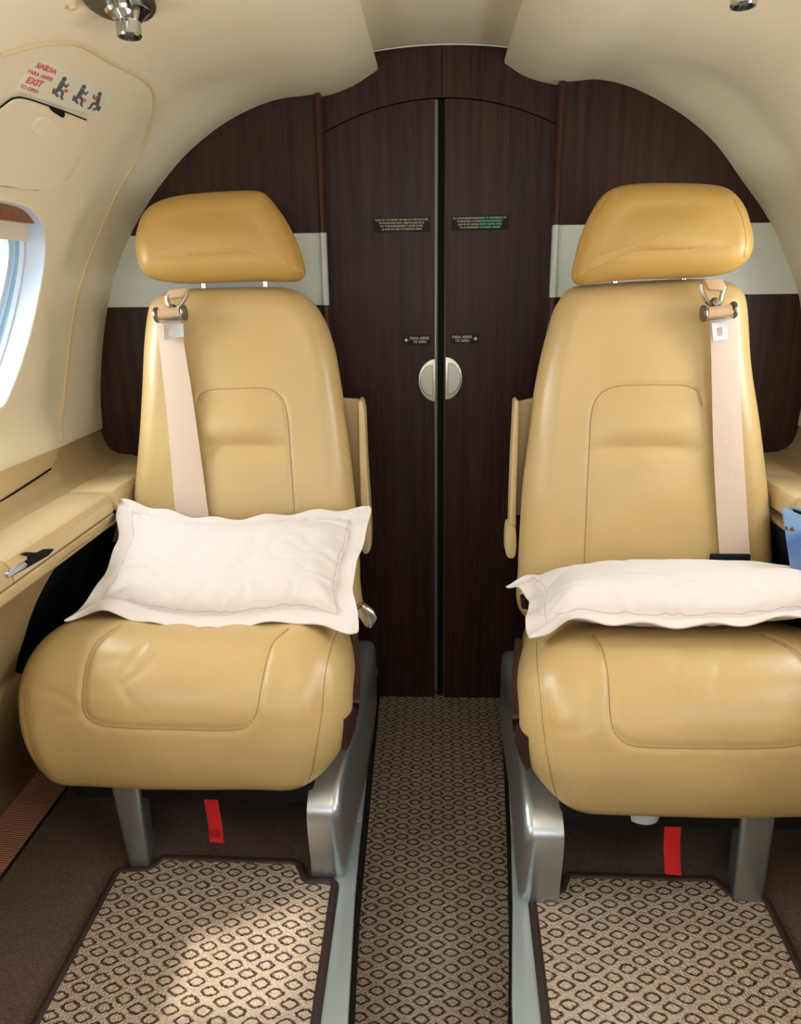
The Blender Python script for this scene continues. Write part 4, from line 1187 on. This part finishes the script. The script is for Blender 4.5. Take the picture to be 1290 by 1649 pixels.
# ================================================================== PILLOWS
def pillow(edges, nup, label, Hf, Hb, seed, fl=.07, creases=(), dispf=None):
    """edges: bottom, right, top, left polylines of world points (bottom l->r, right b->t, top l->r, left b->t)"""
    N, Mh = 150, 100
    bt, rt, tp, lt = [cr(e, k) for e, k in zip(edges, (N + 1, Mh + 1, N + 1, Mh + 1))]
    def S(i, j):
        s, t_ = i / N, j / Mh
        return bt[i] * (1 - t_) + tp[i] * t_ + lt[j] * (1 - s) + rt[j] * s - (bt[0] * (1 - s) * (1 - t_) + bt[N] * s * (1 - t_) + tp[0] * (1 - s) * t_ + tp[N] * s * t_)
    nup = Vector(nup).normalized(); V = []; Fc = []
    def H(s, t_):
        fs, ft = fl, fl * 1.5
        u = (s - fs) / (1 - 2 * fs); v = (t_ - ft) / (1 - 2 * ft)
        if u <= 0 or u >= 1 or v <= 0 or v >= 1: return 0.
        a = 1 - abs(2 * u - 1) ** 2.6; b = 1 - abs(2 * v - 1) ** 2.4
        return (a * b) ** .48
    for sgn, Hh in ((1, Hf), (-1, Hb)):
        for i in range(N + 1):
            for j in range(Mh + 1):
                s, t_ = i / N, j / Mh; h = H(s, t_)
                p = S(i, j) + nup * (sgn * (Hh * h + .0012))
                e = min(s, 1 - s, t_, 1 - t_)
                ed = max(0, 1 - e / .10)
                rip = .0045 * ed * math.sin(s * 34 + seed + 2 * math.sin(t_ * 9 + seed)) * (1 if min(t_, 1 - t_) < min(s, 1 - s) else .0) + .004 * ed * math.sin(t_ * 22 + seed * 2) * (0 if min(t_, 1 - t_) < min(s, 1 - s) else 1)
                wv = Vector((s * 3.2 + seed, t_ * 2.2, .3))
                w = .010 * h * noise.noise(wv * 1.3) + .0045 * h * (abs(noise.noise(wv * 3.1)) - .2)
                # puckers radiating from the stitched edge
                pk = 0.
                if h > 0 and h < .95: pk = .0028 * (1 - h) * math.sin(s * 70 + 5 * noise.noise(wv * 4)) if min(t_, 1 - t_) < min(s, 1 - s) else .0028 * (1 - h) * math.sin(t_ * 46 + 5 * noise.noise(wv * 4))
                p = p + nup * (rip + (w + pk) * sgn)
                if dispf: p = p + dispf(s, t_, sgn, h)
                V.append(p)
    L = (N + 1) * (Mh + 1)
    for o in (0, L):
        for i in range(N):
            for j in range(Mh):
                a = o + i * (Mh + 1) + j; Fc.append([a, a + Mh + 1, a + Mh + 2, a + 1])
    bd = [(i * (Mh + 1)) for i in range(N + 1)] + [N * (Mh + 1) + j for j in range(1, Mh + 1)] + [i * (Mh + 1) + Mh for i in range(N - 1, -1, -1)] + [j for j in range(Mh - 1, 0, -1)]
    for a, b in zip(bd, bd[1:] + bd[:1]): Fc.append([a, b, b + L, a + L])
    o = obj('pillow', (V, Fc), 'pillow', None, 60)
    i0, j0 = round(fl * N), round(fl * 1.5 * Mh); G = lambda i, j: V[i * (Mh + 1) + j]
    P = [G(i, j0) for i in range(i0, N - i0 + 1)] + [G(N - i0, j) for j in range(j0 + 1, Mh - j0 + 1)] + [G(i, Mh - j0) for i in range(N - i0 - 1, i0 - 1, -1)] + [G(i0, j) for j in range(Mh - j0 - 1, j0, -1)]
    obj('flange_seam', tube(P, .0009, 6, True), 'pillow_seam', o)
    tag(o, label, 'pillow', 'cream flanged pillows on the seats'); return o
nP = Vector((0, -.115, .27)).normalized(); pP = Vector((-.39, 1.09, .518))
e = lambda pts, y=None: [atp(a, b, pP, nP) for a, b in pts]
bottomL = e([(104, 1001), (130, 990), (160, 985), (190, 990), (230, 1002), (300, 1011), (370, 1012), (430, 1004), (470, 1001), (520, 1010), (560, 1018), (578, 1017)])
topL = [atp(a, b, pP, nP) for a, b in [(190, 803), (250, 818), (300, 830), (360, 836), (420, 832), (470, 827), (530, 822), (598, 818)]]
rightL = e([(578, 1017), (576, 985), (568, 950), (574, 910), (588, 865), (598, 818)])
leftL = e([(104, 1001), (150, 955), (172, 915), (190, 868), (188, 830), (190, 803)])
pillow([bottomL, rightL, topL, leftL], nP, 'plump cream pillow leaning on the left seat', .040, .018, 1.3)
# right pillow lies flat
F3 = lambda px, py, y: at(px, py, y=y)
bR = [at(852, 1030, y=1.05), at(880, 1018, y=1.045), at(920, 1000, y=1.03), at(1000, 1004, y=1.025), at(1100, 1008, y=1.025), at(1200, 1004, y=1.025), at(1290, 992, y=1.03), at(1360, 985, y=1.05), at(1400, 985, y=1.06)]
tR = [at(815, 942, y=1.24), at(850, 930, y=1.27), at(920, 925, y=1.31), at(1050, 925, y=1.32), at(1180, 925, y=1.32), at(1300, 920, y=1.31), at(1350, 920, y=1.30)]
rR = [at(1400, 985, y=1.06), at(1385, 960, y=1.14), at(1365, 940, y=1.22), at(1350, 920, y=1.30)]
lR = [at(852, 1030, y=1.05), at(846, 1000, y=1.10), at(852, 968, y=1.17), at(838, 950, y=1.21), at(815, 942, y=1.24)]
pillow([bR, rR, tR, lR], (0, -.18, 1), 'cream pillow lying flat on the right seat', .052, .040, 4.1, .065)

# ================================================================== BROCHURE
BRO = thing('brochure', at(1276, 925, y=1.17), 'blue sky brochure with an aircraft picture, propped by the right ledge', 'brochure')
q = [at(1260, 817, y=1.17), at(1310, 838, y=1.17), at(1330, 945, y=1.15), at(1277, 935, y=1.15)]
obj('cover', prism(q, (0, .004, 0), .0005), 'mag', BRO)
q = [at(1274, 814, y=1.178), at(1330, 832, y=1.178), at(1340, 860, y=1.178), at(1284, 840, y=1.178)]
obj('back_page', prism(q, (0, .004, 0), .0005), 'mag', BRO)
q = [at(1277, 819, y=1.1765), at(1330, 838, y=1.1765), at(1330, 848, y=1.1765), at(1279, 826, y=1.1765)]
obj('dark_page_edge', prism(q, (0, .001, 0)), 'dark', BRO)
pl = [[(1264, 851), (1272, 858), (1278, 856), (1300, 862), (1300, 866), (1280, 866), (1274, 866), (1268, 862)], [(1270, 854), (1276, 848), (1280, 858), (1276, 870), (1272, 864)], [(1263, 849), (1267, 847), (1270, 858)]]
obj('aircraft_picture', join(*[prism([at(a, b, y=1.1645) for a, b in s_], (0, -.0006, 0)) for s_ in pl]), 'plane_red', BRO)

# ================================================================== READING LIGHTS / AIR NOZZLES
def nozzle(sg, label):
    l, n_ = hit(BL, 203, 6) if sg < 0 else hit(BR, 1203, -46)
    t = thing('air_nozzle', l, label, 'air nozzle', 'chrome air nozzles in the headliner')
    ax = Vector((0, -1, 0)); tx_ = (ax - n_ * ax.dot(n_)).normalized(); ty = n_.cross(tx_)
    if sg > 0: ty = -ty
    # dark slotted base plate, long oval
    P = []
    for i in range(48):
        a = 2 * math.pi * i / 48; P.append(l + tx_ * (.078 * math.cos(a) + .024) + ty * (.040 * math.sin(a)))
    obj('base_plate', prism(P, n_ * .007, .003, 3), 'gun', t)
    dn = Vector((0.0, -.03, -1)).normalized(); c = l + n_ * .002 + tx_ * .0 
    obj('cone', lathe([(.028, 0), (.029, .006), (.024, .010), (.019, .016), (.0168, .019)], c, dn, 32), 'chrome', t)
    obj('nozzle_tube', lathe([(.0162, .018), (.0162, .035), (.015, .037), (.012, .037), (.0115, .026), (0, .026)], c, dn, 32), 'chrome', t)
    blk = c + tx_ * .040
    obj('adjuster', lathe([(.0, 0), (.016, .0), (.017, .012), (.015, .016), (0, .016)], blk + n_ * .004, n_, 24), 'chrome', t)
    kb = c + tx_ * .050 + ty * .052 * (1 if sg > 0 else 1)
    obj('knob', lathe([(0, 0), (.006, 0), (.006, .006), (.004, .008), (0, .008)], kb, n_, 16), 'bead', t)
nozzle(-1, 'chrome air nozzle on a dark base plate, upper left headliner')
nozzle(1, 'chrome air nozzle at the top right edge of the headliner')

# ================================================================== LIGHT
w = bpy.data.worlds.new('sky'); scn.world = w; w.use_nodes = True
nt = w.node_tree; bg = nt.nodes['Background']; bg.inputs[0].default_value = (.80, .90, 1, 1); bg.inputs[1].default_value = 1.5
def area(name, loc, rot, sx_, sy_, power, col):
    l = bpy.data.lights.new(name, 'AREA'); l.shape = 'RECTANGLE'; l.size = sx_; l.size_y = sy_; l.energy = power; l.color = col
    o = bpy.data.objects.new(name, l); COL.objects.link(o); o.location = loc
    o.rotation_euler = Vector(rot).to_track_quat('-Z', 'Y').to_euler(); return o
# daylight through the cabin windows (forward of and beside the camera)
for y in (.80, .05):
    area('window_daylight', (-.86, y, 1.04), (1, 0, .35), .30, .34, 9, (.94, .97, 1))
    area('window_daylight', (.88, y, 1.04), (-1, 0, .35), .30, .34, 9, (.94, .97, 1))
area('window_daylight', (.88, 1.18, 1.04), (-1, 0, .0), .30, .34, 4.5, (.93, .97, 1))
area('window_daylight', (-1.0, 1.24, 1.14), (1, 0, -.25), .36, .36, 9.0, (.90, .96, 1))
# cabin light strip in the ceiling channel, shining down
area('cabin_lamp', (0.0, .20, 1.465), (0, .10, -1), .14, .8, 3.0, (1, .88, .72))
# open doorway to the flight deck behind the camera: daylight from the windshield
area('flight_deck_daylight', (0, -.95, 1.12), (0, 1, .05), .8, .5, 3.5, (.97, .98, 1))
# high sun from the left, through the left cabin windows
sun = bpy.data.lights.new('sun', 'SUN'); sun.energy = 4.0; sun.angle = math.radians(3); sun.color = (1, .9, .74)
so = bpy.data.objects.new('sun', sun); COL.objects.link(so); so.location = (-2, 0, 3)
so.rotation_euler = Vector((.42, .05, -.90)).to_track_quat('-Z', 'Y').to_euler()

scn.view_settings.view_transform = 'Standard'; scn.view_settings.look = 'None'; scn.view_settings.gamma = 1
scn.view_settings.use_curve_mapping = False; scn.view_settings.exposure = -0.08
